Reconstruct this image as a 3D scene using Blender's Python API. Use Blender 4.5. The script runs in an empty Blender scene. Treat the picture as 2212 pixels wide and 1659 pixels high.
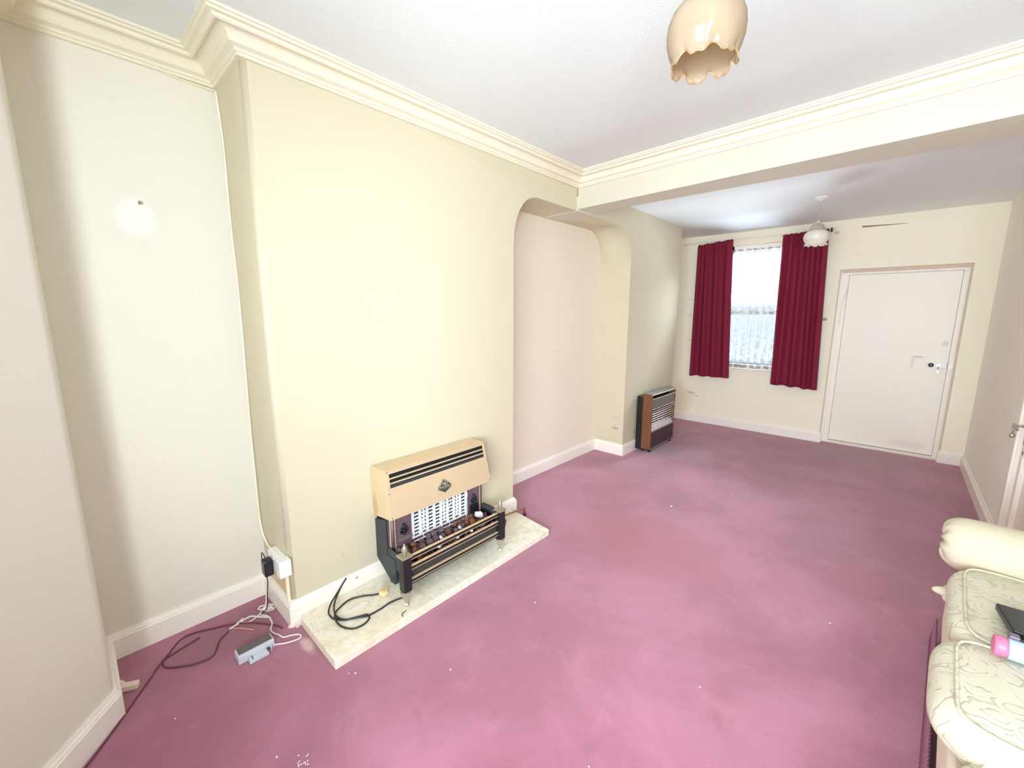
import bpy, bmesh, math, random
from mathutils import Vector, Matrix, noise as mnoise
random.seed(7)
PI = math.pi
C = bpy.context.scene.collection
SC = bpy.context.scene

# ------------------------------------------------------------------ camera
cam_d = bpy.data.cameras.new('camera')
cam = bpy.data.objects.new('camera', cam_d); C.objects.link(cam); SC.camera = cam
cam_d.sensor_width = 36.0; cam_d.lens = 36.0 * 902.88 / 2212.0
cam_d.clip_start = 0.02
def _cam():
    y, p, r = math.radians(42.582), math.radians(9.647), math.radians(0.131)
    fw = Vector((-math.sin(y)*math.cos(p), math.cos(y)*math.cos(p), -math.sin(p)))
    rt = Vector((math.cos(y), math.sin(y), 0)); up = rt.cross(fw)
    c, s = math.cos(r), math.sin(r)
    R = c*rt + s*up; U = -s*rt + c*up
    m = Matrix((R, U, -fw)).transposed().to_4x4()
    m.translation = Vector((2.1218, 0.0, 1.5809))
    cam.matrix_world = m
_cam()

# ------------------------------------------------------------------ exposure, sky
vs = SC.view_settings
SC.display_settings.display_device = 'sRGB'
vs.view_transform = 'Standard'; vs.look = 'None'; vs.gamma = 1.0; vs.use_curve_mapping = False
vs.exposure = 1.41
SC.cycles.max_bounces = 14; SC.cycles.diffuse_bounces = 9; SC.cycles.glossy_bounces = 4
SC.cycles.transmission_bounces = 6; SC.cycles.transparent_max_bounces = 12
SC.cycles.caustics_reflective = False; SC.cycles.caustics_refractive = False

world = bpy.data.worlds.new('sky'); SC.world = world; world.use_nodes = True
nt = world.node_tree; nt.nodes.clear()
wo = nt.nodes.new('ShaderNodeOutputWorld'); bg = nt.nodes.new('ShaderNodeBackground')
tc = nt.nodes.new('ShaderNodeTexCoord'); sp = nt.nodes.new('ShaderNodeSeparateXYZ')
rp = nt.nodes.new('ShaderNodeValToRGB')
rp.color_ramp.elements[0].position = 0.46; rp.color_ramp.elements[0].color = (0.40, 0.44, 0.48, 1)
rp.color_ramp.elements[1].position = 0.53; rp.color_ramp.elements[1].color = (0.86, 0.94, 1.0, 1)
mr = nt.nodes.new('ShaderNodeMapRange'); mr.inputs[1].default_value = -1; mr.inputs[2].default_value = 1
nt.links.new(tc.outputs['Generated'], sp.inputs[0]); nt.links.new(sp.outputs[2], mr.inputs[0])
nt.links.new(mr.outputs[0], rp.inputs[0]); nt.links.new(rp.outputs[0], bg.inputs[0])
bg.inputs[1].default_value = 0.50
nt.links.new(bg.outputs[0], wo.inputs[0])

# daylight entering through each window (lamps stand outside the glass)
def daylight(name, loc, direction, w, h, power, color):
    l = bpy.data.lights.new(name, 'AREA'); l.shape = 'RECTANGLE'; l.size = w; l.size_y = h
    l.energy = power; l.color = color
    o = bpy.data.objects.new(name, l); C.objects.link(o)
    o.location = loc; o.rotation_euler = Vector(direction).to_track_quat('-Z', 'Z').to_euler()
    return o
DAY = (0.80, 0.90, 0.98)
daylight('daylight_front', (1.85, -1.35, 1.62), (0, 1, -0.04), 1.15, 1.7, 75, DAY)
daylight('daylight_front', (2.97, -1.02, 1.62), (-0.64, 0.77, -0.03), 0.85, 1.7, 88, DAY)
daylight('daylight_rear', (0.68, 7.45, 3.35), (0.0, -1, -0.85), 2.6, 1.5, 850, (0.76, 0.89, 1.0))
daylight('yard_bounce_fill', (0.68, 8.0, 0.02), (0.0, -0.10, 1.0), 3.0, 2.2, 900, (0.76, 0.90, 1.0))  # added up-facing lamp at ground level, stands in for yard bounce into the rear room

# ------------------------------------------------------------------ helpers
def tag(o, label=None, cat=None, group=None, kind=None):
    if label: o['label'] = label
    if cat: o['category'] = cat
    if group: o['group'] = group
    if kind: o['kind'] = kind
    return o
def empty(name, loc, label, cat, group=None, rz=0.0):
    o = bpy.data.objects.new(name, None); C.objects.link(o)
    o.location = loc; o.rotation_euler = (0, 0, rz); o.empty_display_size = 0.05
    return tag(o, label, cat, group)

class MB:
    def __init__(s): s.bm = bmesh.new()
    def box(s, a, b):
        x0, y0, z0 = a; x1, y1, z1 = b
        v = [s.bm.verts.new(p) for p in ((x0,y0,z0),(x1,y0,z0),(x1,y1,z0),(x0,y1,z0),(x0,y0,z1),(x1,y0,z1),(x1,y1,z1),(x0,y1,z1))]
        for f in ((3,2,1,0),(4,5,6,7),(0,1,5,4),(1,2,6,5),(2,3,7,6),(3,0,4,7)): s.bm.faces.new([v[i] for i in f])
        return s
    def obox(s, c, size, rot=(0,0,0)):
        from mathutils import Euler
        M = Euler(rot).to_matrix(); c = Vector(c); h = Vector(size)/2
        v = [s.bm.verts.new(c + M @ Vector((sx*h.x, sy*h.y, sz*h.z))) for sz in (-1,1) for sx, sy in ((-1,-1),(1,-1),(1,1),(-1,1))]
        for f in ((3,2,1,0),(4,5,6,7),(0,1,5,4),(1,2,6,5),(2,3,7,6),(3,0,4,7)): s.bm.faces.new([v[i] for i in f])
        return s
    def prism(s, poly, axis, lo, hi):
        """poly: 2D outline; axis: extrusion axis x (poly=y,z), y (poly=x,z), z (poly=x,y)"""
        def P(a, b, t): return {'x': (t,a,b), 'y': (a,t,b), 'z': (a,b,t)}[axis]
        A = [s.bm.verts.new(P(a,b,lo)) for a,b in poly]; B = [s.bm.verts.new(P(a,b,hi)) for a,b in poly]
        n = len(poly)
        fs = [s.bm.faces.new(A), s.bm.faces.new(B)]
        for i in range(n): fs.append(s.bm.faces.new((A[i],A[(i+1)%n],B[(i+1)%n],B[i])))
        bmesh.ops.recalc_face_normals(s.bm, faces=fs)
        return s
    def tube(s, pts, r, n=8, closed=False, caps=True):
        pts = [Vector(p) for p in pts]; m = len(pts); rings = []
        up = Vector((0,0,1)); prev = None
        for i, p in enumerate(pts):
            if closed: d = pts[(i+1)%m]-pts[i-1]
            else: d = pts[min(i+1,m-1)]-pts[max(i-1,0)]
            if d.length < 1e-9: d = Vector((1,0,0))
            d.normalize()
            if prev is None:
                a = d.cross(up)
                if a.length < 1e-3: a = d.cross(Vector((1,0,0)))
            else:
                a = prev - d*prev.dot(d)
                if a.length < 1e-4: a = d.cross(up)
            a.normalize(); prev = a; b = d.cross(a)
            rr = r[i] if isinstance(r, (list,tuple)) else r
            rings.append([s.bm.verts.new(p + rr*(math.cos(2*PI*k/n)*a + math.sin(2*PI*k/n)*b)) for k in range(n)])
        R = range(m) if closed else range(m-1)
        for i in R:
            q, w = rings[i], rings[(i+1)%m]
            for k in range(n): s.bm.faces.new((q[k],q[(k+1)%n],w[(k+1)%n],w[k]))
        if caps and not closed: s.bm.faces.new(rings[0][::-1]); s.bm.faces.new(rings[-1])
        return s
    def lathe(s, prof, c=(0,0,0), n=32, axis='z', cap=True, fn=None):
        """prof: list (r, h) along the axis"""
        c = Vector(c); rings = []
        for j,(r,h) in enumerate(prof):
            ring = []
            for k in range(n):
                a = 2*PI*k/n; rr, hh = (r,h) if fn is None else fn(r,h,a,j)
                u, v = rr*math.cos(a), rr*math.sin(a)
                p = {'z': (u,v,hh), 'x': (hh,u,v), 'y': (u,hh,v)}[axis]
                ring.append(s.bm.verts.new(c+Vector(p)))
            rings.append(ring)
        for q,w in zip(rings, rings[1:]):
            for k in range(n): s.bm.faces.new((q[k],q[(k+1)%n],w[(k+1)%n],w[k]))
        if cap:
            s.bm.faces.new(rings[0][::-1]); s.bm.faces.new(rings[-1])
        return s
    def sweep(s, prof, path):
        """prof: (offset to the right of travel, z) list (closed outline incl. wall side); path xy with mitred corners"""
        path = [Vector(p) for p in path]; m = len(path); rings = []
        for i,p in enumerate(path):
            dirs = []
            if i > 0: dirs.append((p-path[i-1]).normalized())
            if i < m-1: dirs.append((path[i+1]-p).normalized())
            ns = [Vector((d.y,-d.x)) for d in dirs]
            if len(ns) == 1: off = ns[0]
            else:
                q = (ns[0]+ns[1]).normalized(); off = q/max(0.2, q.dot(ns[0]))
            rings.append([s.bm.verts.new((p.x+off.x*d, p.y+off.y*d, z)) for d,z in prof])
        k = len(prof)
        fs = []
        for a,b in zip(rings, rings[1:]):
            for j in range(k): fs.append(s.bm.faces.new((a[j],a[(j+1)%k],b[(j+1)%k],b[j])))
        fs.append(s.bm.faces.new(rings[0])); fs.append(s.bm.faces.new(rings[-1]))
        bmesh.ops.recalc_face_normals(s.bm, faces=fs)
        return s
    def puff(s, c, half, n=10, e=5.0, crown=0.0, bulge=0.0, rz=0.0):
        """rounded, crowned cushion block"""
        b2 = bmesh.new(); bmesh.ops.create_cube(b2, size=2.0)
        bmesh.ops.subdivide_edges(b2, edges=b2.edges[:], cuts=n, use_grid_fill=True)
        mp = {}
        ca, sa = math.cos(rz), math.sin(rz)
        for v in b2.verts:
            u = v.co; l = (abs(u.x)**e+abs(u.y)**e+abs(u.z)**e)**(1/e); q = u/l
            x, y, z = q.x*half[0], q.y*half[1], q.z*half[2]
            z += crown*q.z*(1-u.x**2)*(1-u.y**2)
            x += bulge*(1 if u.x>0 else -1)*abs(q.x)**6*(1-u.z**2)
            y += bulge*(1 if u.y>0 else -1)*abs(q.y)**6*(1-u.z**2)
            mp[v] = s.bm.verts.new((c[0]+ca*x-sa*y, c[1]+sa*x+ca*y, c[2]+z))
        for f in b2.faces: s.bm.faces.new([mp[v] for v in f.verts])
        b2.free(); return s
    def grid(s, f, nu, nv):
        g = [[s.bm.verts.new(f(i/nu, j/nv)) for j in range(nv+1)] for i in range(nu+1)]
        for i in range(nu):
            for j in range(nv): s.bm.faces.new((g[i][j],g[i+1][j],g[i+1][j+1],g[i][j+1]))
        return s
    def build(s, name, m, parent=None, bevel=0.0, smooth=False, seg=2, recalc=True, sub=0, solid=0.0):
        if recalc: bmesh.ops.recalc_face_normals(s.bm, faces=s.bm.faces[:])
        me = bpy.data.meshes.new(name); s.bm.to_mesh(me); s.bm.free()
        me.materials.append(m)
        o = bpy.data.objects.new(name, me); C.objects.link(o)
        if smooth:
            for p in me.polygons: p.use_smooth = True
        if solid:
            q = o.modifiers.new('solid', 'SOLIDIFY'); q.thickness = solid; q.offset = 0
        if bevel:
            q = o.modifiers.new('bevel', 'BEVEL'); q.width = bevel; q.segments = seg; q.limit_method = 'ANGLE'; q.angle_limit = math.radians(35)
        if sub:
            q = o.modifiers.new('sub', 'SUBSURF'); q.levels = sub; q.render_levels = sub
        if parent:
            # geometry is written in world coordinates (or in the root's own frame when the root is turned)
            L = parent; loc = Vector((0,0,0)); rot = 0
            while L is not None:
                loc = loc + L.location if not L.get('_local') else loc
                if L.get('_local'): break
                L = L.parent
            o.parent = parent
            if not (L is not None and L.get('_local')):
                o.location = -parent_world(parent)
        return o
def parent_world(p):
    v = Vector((0,0,0))
    while p is not None: v = v + Vector(p.location); p = p.parent
    return v
def spline(P, n=8, closed=False):
    P = [Vector(p) for p in P]; out = []; m = len(P)
    for i in range(m if closed else m-1):
        if closed: p0,p1,p2,p3 = P[i-1],P[i],P[(i+1)%m],P[(i+2)%m]
        else: p0,p1,p2,p3 = P[max(i-1,0)],P[i],P[i+1],P[min(i+2,m-1)]
        for k in range(n):
            t = k/n
            out.append(0.5*((2*p1)+(p2-p0)*t+(2*p0-5*p1+4*p2-p3)*t*t+(3*p1-p0-3*p2+p3)*t**3))
    if not closed: out.append(P[-1])
    return out

# ------------------------------------------------------------------ materials
def s2l(c):
    return tuple(((v/255)/12.92 if v/255 <= 0.04045 else ((v/255+0.055)/1.055)**2.4) for v in c) + (1,)
def mat(name, rgb, rough=0.5, metal=0.0, var=0.05, vscale=12.0, bump=0.0, bscale=80.0, marks=(), coat=0.0, sheen=0.0, trans=0.0, spec=0.5, lin=None):
    m = bpy.data.materials.new(name); m.use_nodes = True; nt = m.node_tree; N = nt.nodes; L = nt.links
    b = N['Principled BSDF']; tc = N.new('ShaderNodeTexCoord')
    nz = N.new('ShaderNodeTexNoise'); nz.inputs['Scale'].default_value = vscale; nz.inputs['Detail'].default_value = 4
    L.new(tc.outputs['Object'], nz.inputs['Vector'])
    col = s2l(rgb) if lin is None else lin
    mx = N.new('ShaderNodeMix'); mx.data_type = 'RGBA'
    mx.inputs[6].default_value = tuple(max(0,c*(1-var)) for c in col[:3])+(1,)
    mx.inputs[7].default_value = tuple(min(1,c*(1+var)) for c in col[:3])+(1,)
    L.new(nz.outputs['Fac'], mx.inputs[0]); out = mx.outputs[2]
    if marks:
        dn = N.new('ShaderNodeTexNoise'); dn.inputs['Scale'].default_value = 9; dn.inputs['Detail'].default_value = 5
        L.new(tc.outputs['Object'], dn.inputs['Vector'])
    for (c, r, mc, st, rag) in marks:       # stains and worn patches with their own outline
        sub = N.new('ShaderNodeVectorMath'); sub.operation = 'SUBTRACT'; sub.inputs[1].default_value = c
        L.new(tc.outputs['Object'], sub.inputs[0])
        dv = N.new('ShaderNodeVectorMath'); dv.operation = 'DIVIDE'; dv.inputs[1].default_value = r
        L.new(sub.outputs[0], dv.inputs[0])
        ln = N.new('ShaderNodeVectorMath'); ln.operation = 'LENGTH'; L.new(dv.outputs[0], ln.inputs[0])
        ad = N.new('ShaderNodeMath'); ad.operation = 'MULTIPLY_ADD'; ad.inputs[1].default_value = rag; L.new(dn.outputs['Fac'], ad.inputs[0]); L.new(ln.outputs['Value'], ad.inputs[2])
        mp = N.new('ShaderNodeMapRange'); mp.interpolation_type = 'SMOOTHSTEP'
        mp.inputs[1].default_value = 0.55+rag*0.5; mp.inputs[2].default_value = 1.0+rag*0.5; mp.inputs[3].default_value = st; mp.inputs[4].default_value = 0
        L.new(ad.outputs[0], mp.inputs[0])
        m2 = N.new('ShaderNodeMix'); m2.data_type = 'RGBA'; m2.inputs[7].default_value = s2l(mc)
        L.new(mp.outputs[0], m2.inputs[0]); L.new(out, m2.inputs[6]); out = m2.outputs[2]
    L.new(out, b.inputs['Base Color'])
    b.inputs['Roughness'].default_value = rough; b.inputs['Metallic'].default_value = metal
    b.inputs['Specular IOR Level'].default_value = spec
    if coat: b.inputs['Coat Weight'].default_value = coat; b.inputs['Coat Roughness'].default_value = 0.05
    if sheen: b.inputs['Sheen Weight'].default_value = sheen
    if trans: b.inputs['Transmission Weight'].default_value = trans
    if bump:
        n2 = N.new('ShaderNodeTexNoise'); n2.inputs['Scale'].default_value = bscale; n2.inputs['Detail'].default_value = 3
        L.new(tc.outputs['Object'], n2.inputs['Vector'])
        bp = N.new('ShaderNodeBump'); bp.inputs['Strength'].default_value = bump; bp.inputs['Distance'].default_value = 0.004
        L.new(n2.outputs['Fac'], bp.inputs['Height']); L.new(bp.outputs[0], b.inputs['Normal'])
    return m

CREAM = (212, 204, 178); OFFW = (229, 226, 213); FARW = (248, 243, 222)
M_breast = mat('pale_yellow_paint', CREAM, 0.75, var=0.012, vscale=3, bump=0.05, bscale=60, spec=0.3,
    marks=[((0.0,1.12,0.18),(0.1,0.09,0.03),(205,200,180),0.5,0.6), ((0,0.93,0.26),(0.05,0.008,0.02),(190,185,165),0.6,0.5),
           ((-0.1,4.13,0.42),(0.08,0.1,0.012),(190,178,140),0.6,0.8), ((-0.12,4.13,0.30),(0.06,0.1,0.02),(150,135,95),0.6,0.8),
           ((-0.2,4.13,0.16),(0.2,0.1,0.015),(200,185,140),0.5,0.9), ((-0.14,0.65,0.20),(0.12,0.05,0.09),(226,200,158),0.75,0.4)])
M_alcove = mat('off_white_wall_paint', OFFW, 0.78, var=0.015, vscale=2.5, bump=0.05, bscale=60, spec=0.3,
    marks=[((-0.378,0.30,1.985),(0.2,0.085,0.095),(236,235,230),0.9,0.15)])
M_niche = mat('pinkish_cream_paint', (240, 231, 214), 0.78, var=0.012, vscale=2.5, bump=0.05, bscale=60, spec=0.3,
    marks=[((-0.38,3.4,1.2),(0.1,0.14,0.004),(205,195,180),0.4,0.6)])
M_far = mat('rear_wall_cream_paint', FARW, 0.78, var=0.02, vscale=2.0, bump=0.05, bscale=60, spec=0.3,
    marks=[((1.43,6.3,1.512),(0.05,0.2,0.022),(140,125,105),0.75,0.7), ((1.40,6.3,1.49),(0.02,0.2,0.03),(140,125,105),0.6,0.7),
           ((-0.05,6.3,0.42),(0.07,0.2,0.02),(150,140,110),0.5,1.0), ((0.03,6.3,0.38),(0.05,0.2,0.006),(150,140,110),0.5,0.9),
           ((-0.13,6.3,1.2),(0.07,0.2,0.006),(165,150,120),0.5,1.0), ((-0.16,6.3,1.55),(0.08,0.2,0.005),(165,150,120),0.6,1.0),
           ((-0.12,6.3,1.78),(0.07,0.2,0.005),(165,150,120),0.6,1.0), ((-0.2,6.3,0.3),(0.2,0.2,0.3),(228,212,176),0.3,1.0),
           ((1.46,6.3,2.51),(0.03,0.2,0.02),(120,110,95),0.4,0.9)])
M_beam = mat('ivory_beam_paint', (212, 208, 190), 0.75, var=0.01, vscale=3, spec=0.3)
M_right = mat('right_wall_paint', (247, 245, 234), 0.78, var=0.015, vscale=2.5, bump=0.05, bscale=60, spec=0.3)
M_ceil = mat('textured_ceiling_paper', (226, 231, 231), 0.85, var=0.012, vscale=2, bump=0.35, bscale=130, spec=0.2)
M_ceil2 = mat('smooth_ceiling_paint', (238, 246, 248), 0.8, var=0.012, vscale=1.5, bump=0.05, bscale=60, spec=0.3)
M_trim = mat('gloss_white_trim', (247, 241, 232), 0.35, var=0.015, vscale=6, spec=0.45,
    marks=[((0.02,0.99,0.10),(0.03,0.012,0.008),(150,140,125),0.6,0.7)])
M_cornice = mat('cornice_paint', (232, 226, 204), 0.6, var=0.01, vscale=6, spec=0.35)
M_door = mat('pinkish_white_door_gloss', (242, 237, 226), 0.4, var=0.012, vscale=2, spec=0.4,
    marks=[((2.30,6.4,1.115),(0.06,0.1,0.014),(196,180,160),0.6,0.6), ((2.27,6.4,1.05),(0.02,0.1,0.09),(222,208,194),0.6,0.6),
           ((2.50,6.4,1.27),(0.03,0.1,0.04),(214,198,180),0.6,0.5), ((2.32,6.4,0.12),(0.2,0.1,0.06),(225,222,212),0.6,0.9)])
M_oldpaint = mat('aged_white_gloss', (236, 228, 214), 0.4, var=0.03, vscale=8)
M_brass = mat('satin_gold_enamel', (218, 196, 160), 0.42, metal=0.3, var=0.05, vscale=4,
    marks=[((0.03,1.12,0.50),(0.03,0.02,0.09),(190,160,105),0.6,1.2)])
M_brass_rail = mat('polished_brass_strip', (226, 200, 160), 0.4, metal=0.3, var=0.05)
M_pewter = mat('antique_brass_casting', (176, 168, 146), 0.4, metal=0.6, var=0.12, vscale=60)
M_black = mat('black_enamel', (26, 27, 30), 0.35, var=0.2, vscale=20)
M_dark = mat('charcoal_metal', (58, 62, 66), 0.5, metal=0.2, var=0.08, vscale=10)
M_slot = mat('dark_void_paint', (14, 17, 24), 0.6, var=0.1)
M_mauve = mat('mauve_metal_back', (128, 104, 116), 0.45, metal=0.3, var=0.06)
M_white_fire = mat('white_ceramic', (238, 236, 234), 0.6, var=0.04, vscale=40)
M_wire = mat('bright_wire', (225, 222, 215), 0.25, metal=0.8)
M_steel = mat('brushed_steel', (190, 190, 188), 0.3, metal=0.9)
M_chrome = mat('chrome', (235, 238, 238), 0.12, metal=1.0, var=0.01)
M_plastic = mat('white_plastic', (242, 242, 240), 0.35, var=0.01)
M_plasticb = mat('black_plastic', (28, 27, 36), 0.3, var=0.05)
M_cableb = mat('black_rubber_cable', (38, 42, 42), 0.4, var=0.05)
M_cablew = mat('white_cable_sheath', (236, 228, 218), 0.4, var=0.04)
M_glassd = mat('dark_lens', (95, 88, 86), 0.25, var=0.15, vscale=30)
M_device = mat('pale_blue_grey_plastic', (206, 211, 220), 0.4, var=0.03)
M_copper = mat('dull_copper_pipe', (160, 120, 95), 0.4, metal=0.7)
M_red = mat('rust_pipe_cap', (130, 50, 55), 0.5)
M_speck = mat('white_debris', (248, 244, 240), 0.8)
M_clear_plug = mat('translucent_plug_plastic', (232, 208, 160), 0.25, var=0.1, vscale=80)
M_lampholder = mat('pinkish_lampholder', (214, 186, 168), 0.4)

def mat_carpet():
    m = bpy.data.materials.new('mauve_carpet'); m.use_nodes = True; nt = m.node_tree; N = nt.nodes; L = nt.links
    b = N['Principled BSDF']; tc = N.new('ShaderNodeTexCoord')
    def noise(sc, det=4, rough=0.6, dist=0.0):
        n = N.new('ShaderNodeTexNoise'); n.inputs['Scale'].default_value = sc; n.inputs['Detail'].default_value = det
        n.inputs['Roughness'].default_value = rough; n.inputs['Distortion'].default_value = dist
        L.new(tc.outputs['Object'], n.inputs['Vector']); return n.outputs['Fac']
    def ramp(x, a, c): 
        r = N.new('ShaderNodeMapRange'); r.interpolation_type = 'SMOOTHSTEP'; r.inputs[1].default_value = a; r.inputs[2].default_value = c
        L.new(x, r.inputs[0]); return r.outputs[0]
    def mixc(f, A, B, k=1.0):
        x = N.new('ShaderNodeMix'); x.data_type = 'RGBA'
        q = N.new('ShaderNodeMath'); q.operation = 'MULTIPLY'; q.inputs[1].default_value = k; L.new(f, q.inputs[0]); L.new(q.outputs[0], x.inputs[0])
        if isinstance(A, tuple): x.inputs[6].default_value = A
        else: L.new(A, x.inputs[6])
        if isinstance(B, tuple): x.inputs[7].default_value = B
        else: L.new(B, x.inputs[7])
        return x.outputs[2]
    base = mixc(ramp(noise(1.1,5,0.62,0.4),0.35,0.68), s2l((150,84,106)), s2l((180,114,140)))
    base = mixc(ramp(noise(4.0,6,0.7,0.6),0.52,0.75), base, s2l((186,122,142)), 0.55)
    base = mixc(ramp(noise(6.5,5,0.7,0.3),0.56,0.72), base, s2l((132,68,88)), 0.4)
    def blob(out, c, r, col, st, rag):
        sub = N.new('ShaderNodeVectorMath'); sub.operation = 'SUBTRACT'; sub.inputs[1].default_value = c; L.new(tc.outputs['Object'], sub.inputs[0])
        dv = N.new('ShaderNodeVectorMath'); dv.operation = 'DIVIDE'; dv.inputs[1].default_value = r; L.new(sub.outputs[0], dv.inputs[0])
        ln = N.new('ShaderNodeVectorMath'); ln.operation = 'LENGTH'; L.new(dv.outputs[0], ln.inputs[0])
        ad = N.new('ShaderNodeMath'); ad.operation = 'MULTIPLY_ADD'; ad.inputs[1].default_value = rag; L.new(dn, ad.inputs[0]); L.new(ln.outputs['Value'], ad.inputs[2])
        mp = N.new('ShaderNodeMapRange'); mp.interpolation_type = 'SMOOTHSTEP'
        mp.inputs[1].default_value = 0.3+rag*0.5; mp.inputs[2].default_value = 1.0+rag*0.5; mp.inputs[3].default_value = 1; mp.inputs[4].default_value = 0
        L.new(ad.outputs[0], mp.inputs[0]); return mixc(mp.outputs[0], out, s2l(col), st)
    dn = noise(5.5, 6, 0.7, 0.3)
    for a in (((0.95,2.6,0),(0.75,0.55,1),(168,84,94),0.55,0.9), ((2.0,5.95,0),(0.75,0.55,1),(134,112,116),0.6,0.6),
              ((0.55,4.75,0),(0.42,0.45,1),(196,160,176),0.42,1.3), ((0.25,4.55,0),(0.22,0.3,1),(150,130,135),0.6,1.1),
              ((0.35,3.4,0),(0.35,0.5,1),(150,82,86),0.5,1.0), ((0.20,0.64,0),(0.09,0.035,1),(222,190,192),0.85,1.0),
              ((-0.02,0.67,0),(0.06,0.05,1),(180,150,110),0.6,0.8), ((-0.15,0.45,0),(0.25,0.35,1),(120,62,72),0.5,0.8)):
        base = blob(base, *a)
    fib = noise(380, 2, 0.8)
    base2 = mixc(ramp(fib,0.3,0.7), base, s2l((196,132,156)), 0.28)
    L.new(base2, b.inputs['Base Color']); b.inputs['Roughness'].default_value = 0.95; b.inputs['Specular IOR Level'].default_value = 0.1
    b.inputs['Sheen Weight'].default_value = 0.35; b.inputs['Sheen Roughness'].default_value = 0.6
    bp = N.new('ShaderNodeBump'); bp.inputs['Strength'].default_value = 0.5; bp.inputs['Distance'].default_value = 0.004
    L.new(noise(260,3,0.8), bp.inputs['Height']); L.new(bp.outputs[0], b.inputs['Normal'])
    return m
M_carpet = mat_carpet()

def mat_tile():
    m = bpy.data.materials.new('cream_marbled_tile'); m.use_nodes = True; nt = m.node_tree; N = nt.nodes; L = nt.links
    b = N['Principled BSDF']; tc = N.new('ShaderNodeTexCoord')
    n = N.new('ShaderNodeTexNoise'); n.inputs['Scale'].default_value = 14; n.inputs['Detail'].default_value = 8; n.inputs['Roughness'].default_value = 0.72; n.inputs['Distortion'].default_value = 1.2
    L.new(tc.outputs['Object'], n.inputs['Vector'])
    r = N.new('ShaderNodeValToRGB'); e = r.color_ramp.elements
    e[0].position = 0.38; e[0].color = s2l((222,212,186)); e[1].position = 0.56; e[1].color = s2l((240,235,219))
    q = r.color_ramp.elements.new(0.47); q.color = s2l((233,226,205))
    L.new(n.outputs['Fac'], r.inputs[0])
    n2 = N.new('ShaderNodeTexNoise'); n2.inputs['Scale'].default_value = 3.5; L.new(tc.outputs['Object'], n2.inputs['Vector'])
    mp = N.new('ShaderNodeMapRange'); mp.inputs[1].default_value = 0.5; mp.inputs[2].default_value = 0.75; mp.inputs[4].default_value = 0.45; L.new(n2.outputs['Fac'], mp.inputs[0])
    mx = N.new('ShaderNodeMix'); mx.data_type = 'RGBA'; mx.inputs[7].default_value = s2l((228,200,160))
    L.new(mp.outputs[0], mx.inputs[0]); L.new(r.outputs[0], mx.inputs[6]); L.new(mx.outputs[2], b.inputs['Base Color'])
    b.inputs['Roughness'].default_value = 0.35
    return m
M_tile = mat_tile()

def mat_brocade():
    m = bpy.data.materials.new('cream_brocade'); m.use_nodes = True; nt = m.node_tree; N = nt.nodes; L = nt.links
    b = N['Principled BSDF']; tc = N.new('ShaderNodeTexCoord')
    dn = N.new('ShaderNodeTexNoise'); dn.inputs['Scale'].default_value = 9; dn.inputs['Detail'].default_value = 2; L.new(tc.outputs['Object'], dn.inputs['Vector'])
    ma = N.new('ShaderNodeVectorMath'); ma.operation = 'MULTIPLY_ADD'; ma.inputs[1].default_value = (0.10,0.10,0.10)
    L.new(dn.outputs['Color'], ma.inputs[0]); L.new(tc.outputs['Object'], ma.inputs[2])
    v = N.new('ShaderNodeTexVoronoi'); v.inputs['Scale'].default_value = 13.0; L.new(ma.outputs[0], v.inputs['Vector'])
    w = N.new('ShaderNodeMath'); w.operation = 'MULTIPLY'; w.inputs[1].default_value = 24; L.new(v.outputs['Distance'], w.inputs[0])
    s = N.new('ShaderNodeMath'); s.operation = 'SINE'; L.new(w.outputs[0], s.inputs[0])
    n3 = N.new('ShaderNodeTexNoise'); n3.inputs['Scale'].default_value = 16; L.new(tc.outputs['Object'], n3.inputs['Vector'])
    ad = N.new('ShaderNodeMath'); ad.operation = 'MULTIPLY_ADD'; ad.inputs[1].default_value = 3.2; L.new(n3.outputs['Fac'], ad.inputs[0]); L.new(s.outputs[0], ad.inputs[2])
    mp = N.new('ShaderNodeMapRange'); mp.interpolation_type = 'SMOOTHSTEP'; mp.inputs[1].default_value = 2.25; mp.inputs[2].default_value = 2.6; L.new(ad.outputs[0], mp.inputs[0])
    mx = N.new('ShaderNodeMix'); mx.data_type = 'RGBA'; mx.inputs[6].default_value = s2l((212,206,184)); mx.inputs[7].default_value = s2l((194,188,164))
    L.new(mp.outputs[0], mx.inputs[0]); L.new(mx.outputs[2], b.inputs['Base Color']); b.inputs['Roughness'].default_value = 0.8
    n4 = N.new('ShaderNodeTexNoise'); n4.inputs['Scale'].default_value = 300; L.new(tc.outputs['Object'], n4.inputs['Vector'])
    bp = N.new('ShaderNodeBump'); bp.inputs['Strength'].default_value = 0.3; bp.inputs['Distance'].default_value = 0.002; L.new(n4.outputs['Fac'], bp.inputs['Height'])
    b2 = N.new('ShaderNodeBump'); b2.inputs['Strength'].default_value = 0.5; b2.inputs['Distance'].default_value = 0.003; L.new(mp.outputs[0], b2.inputs['Height']); L.new(bp.outputs[0], b2.inputs['Normal'])
    L.new(b2.outputs[0], b.inputs['Normal'])
    return m
M_brocade = mat_brocade()
M_plainfab = mat('plain_cream_upholstery', (206,196,172), 0.85, var=0.03, vscale=5, bump=0.25, bscale=220)
M_basefab = mat('cream_sofa_base_cloth', (240,228,206), 0.85, var=0.03, vscale=5, bump=0.2, bscale=220)
M_fringe = mat('mauve_grey_fringe', (152,98,122), 0.9, var=0.1, vscale=40)
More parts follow.
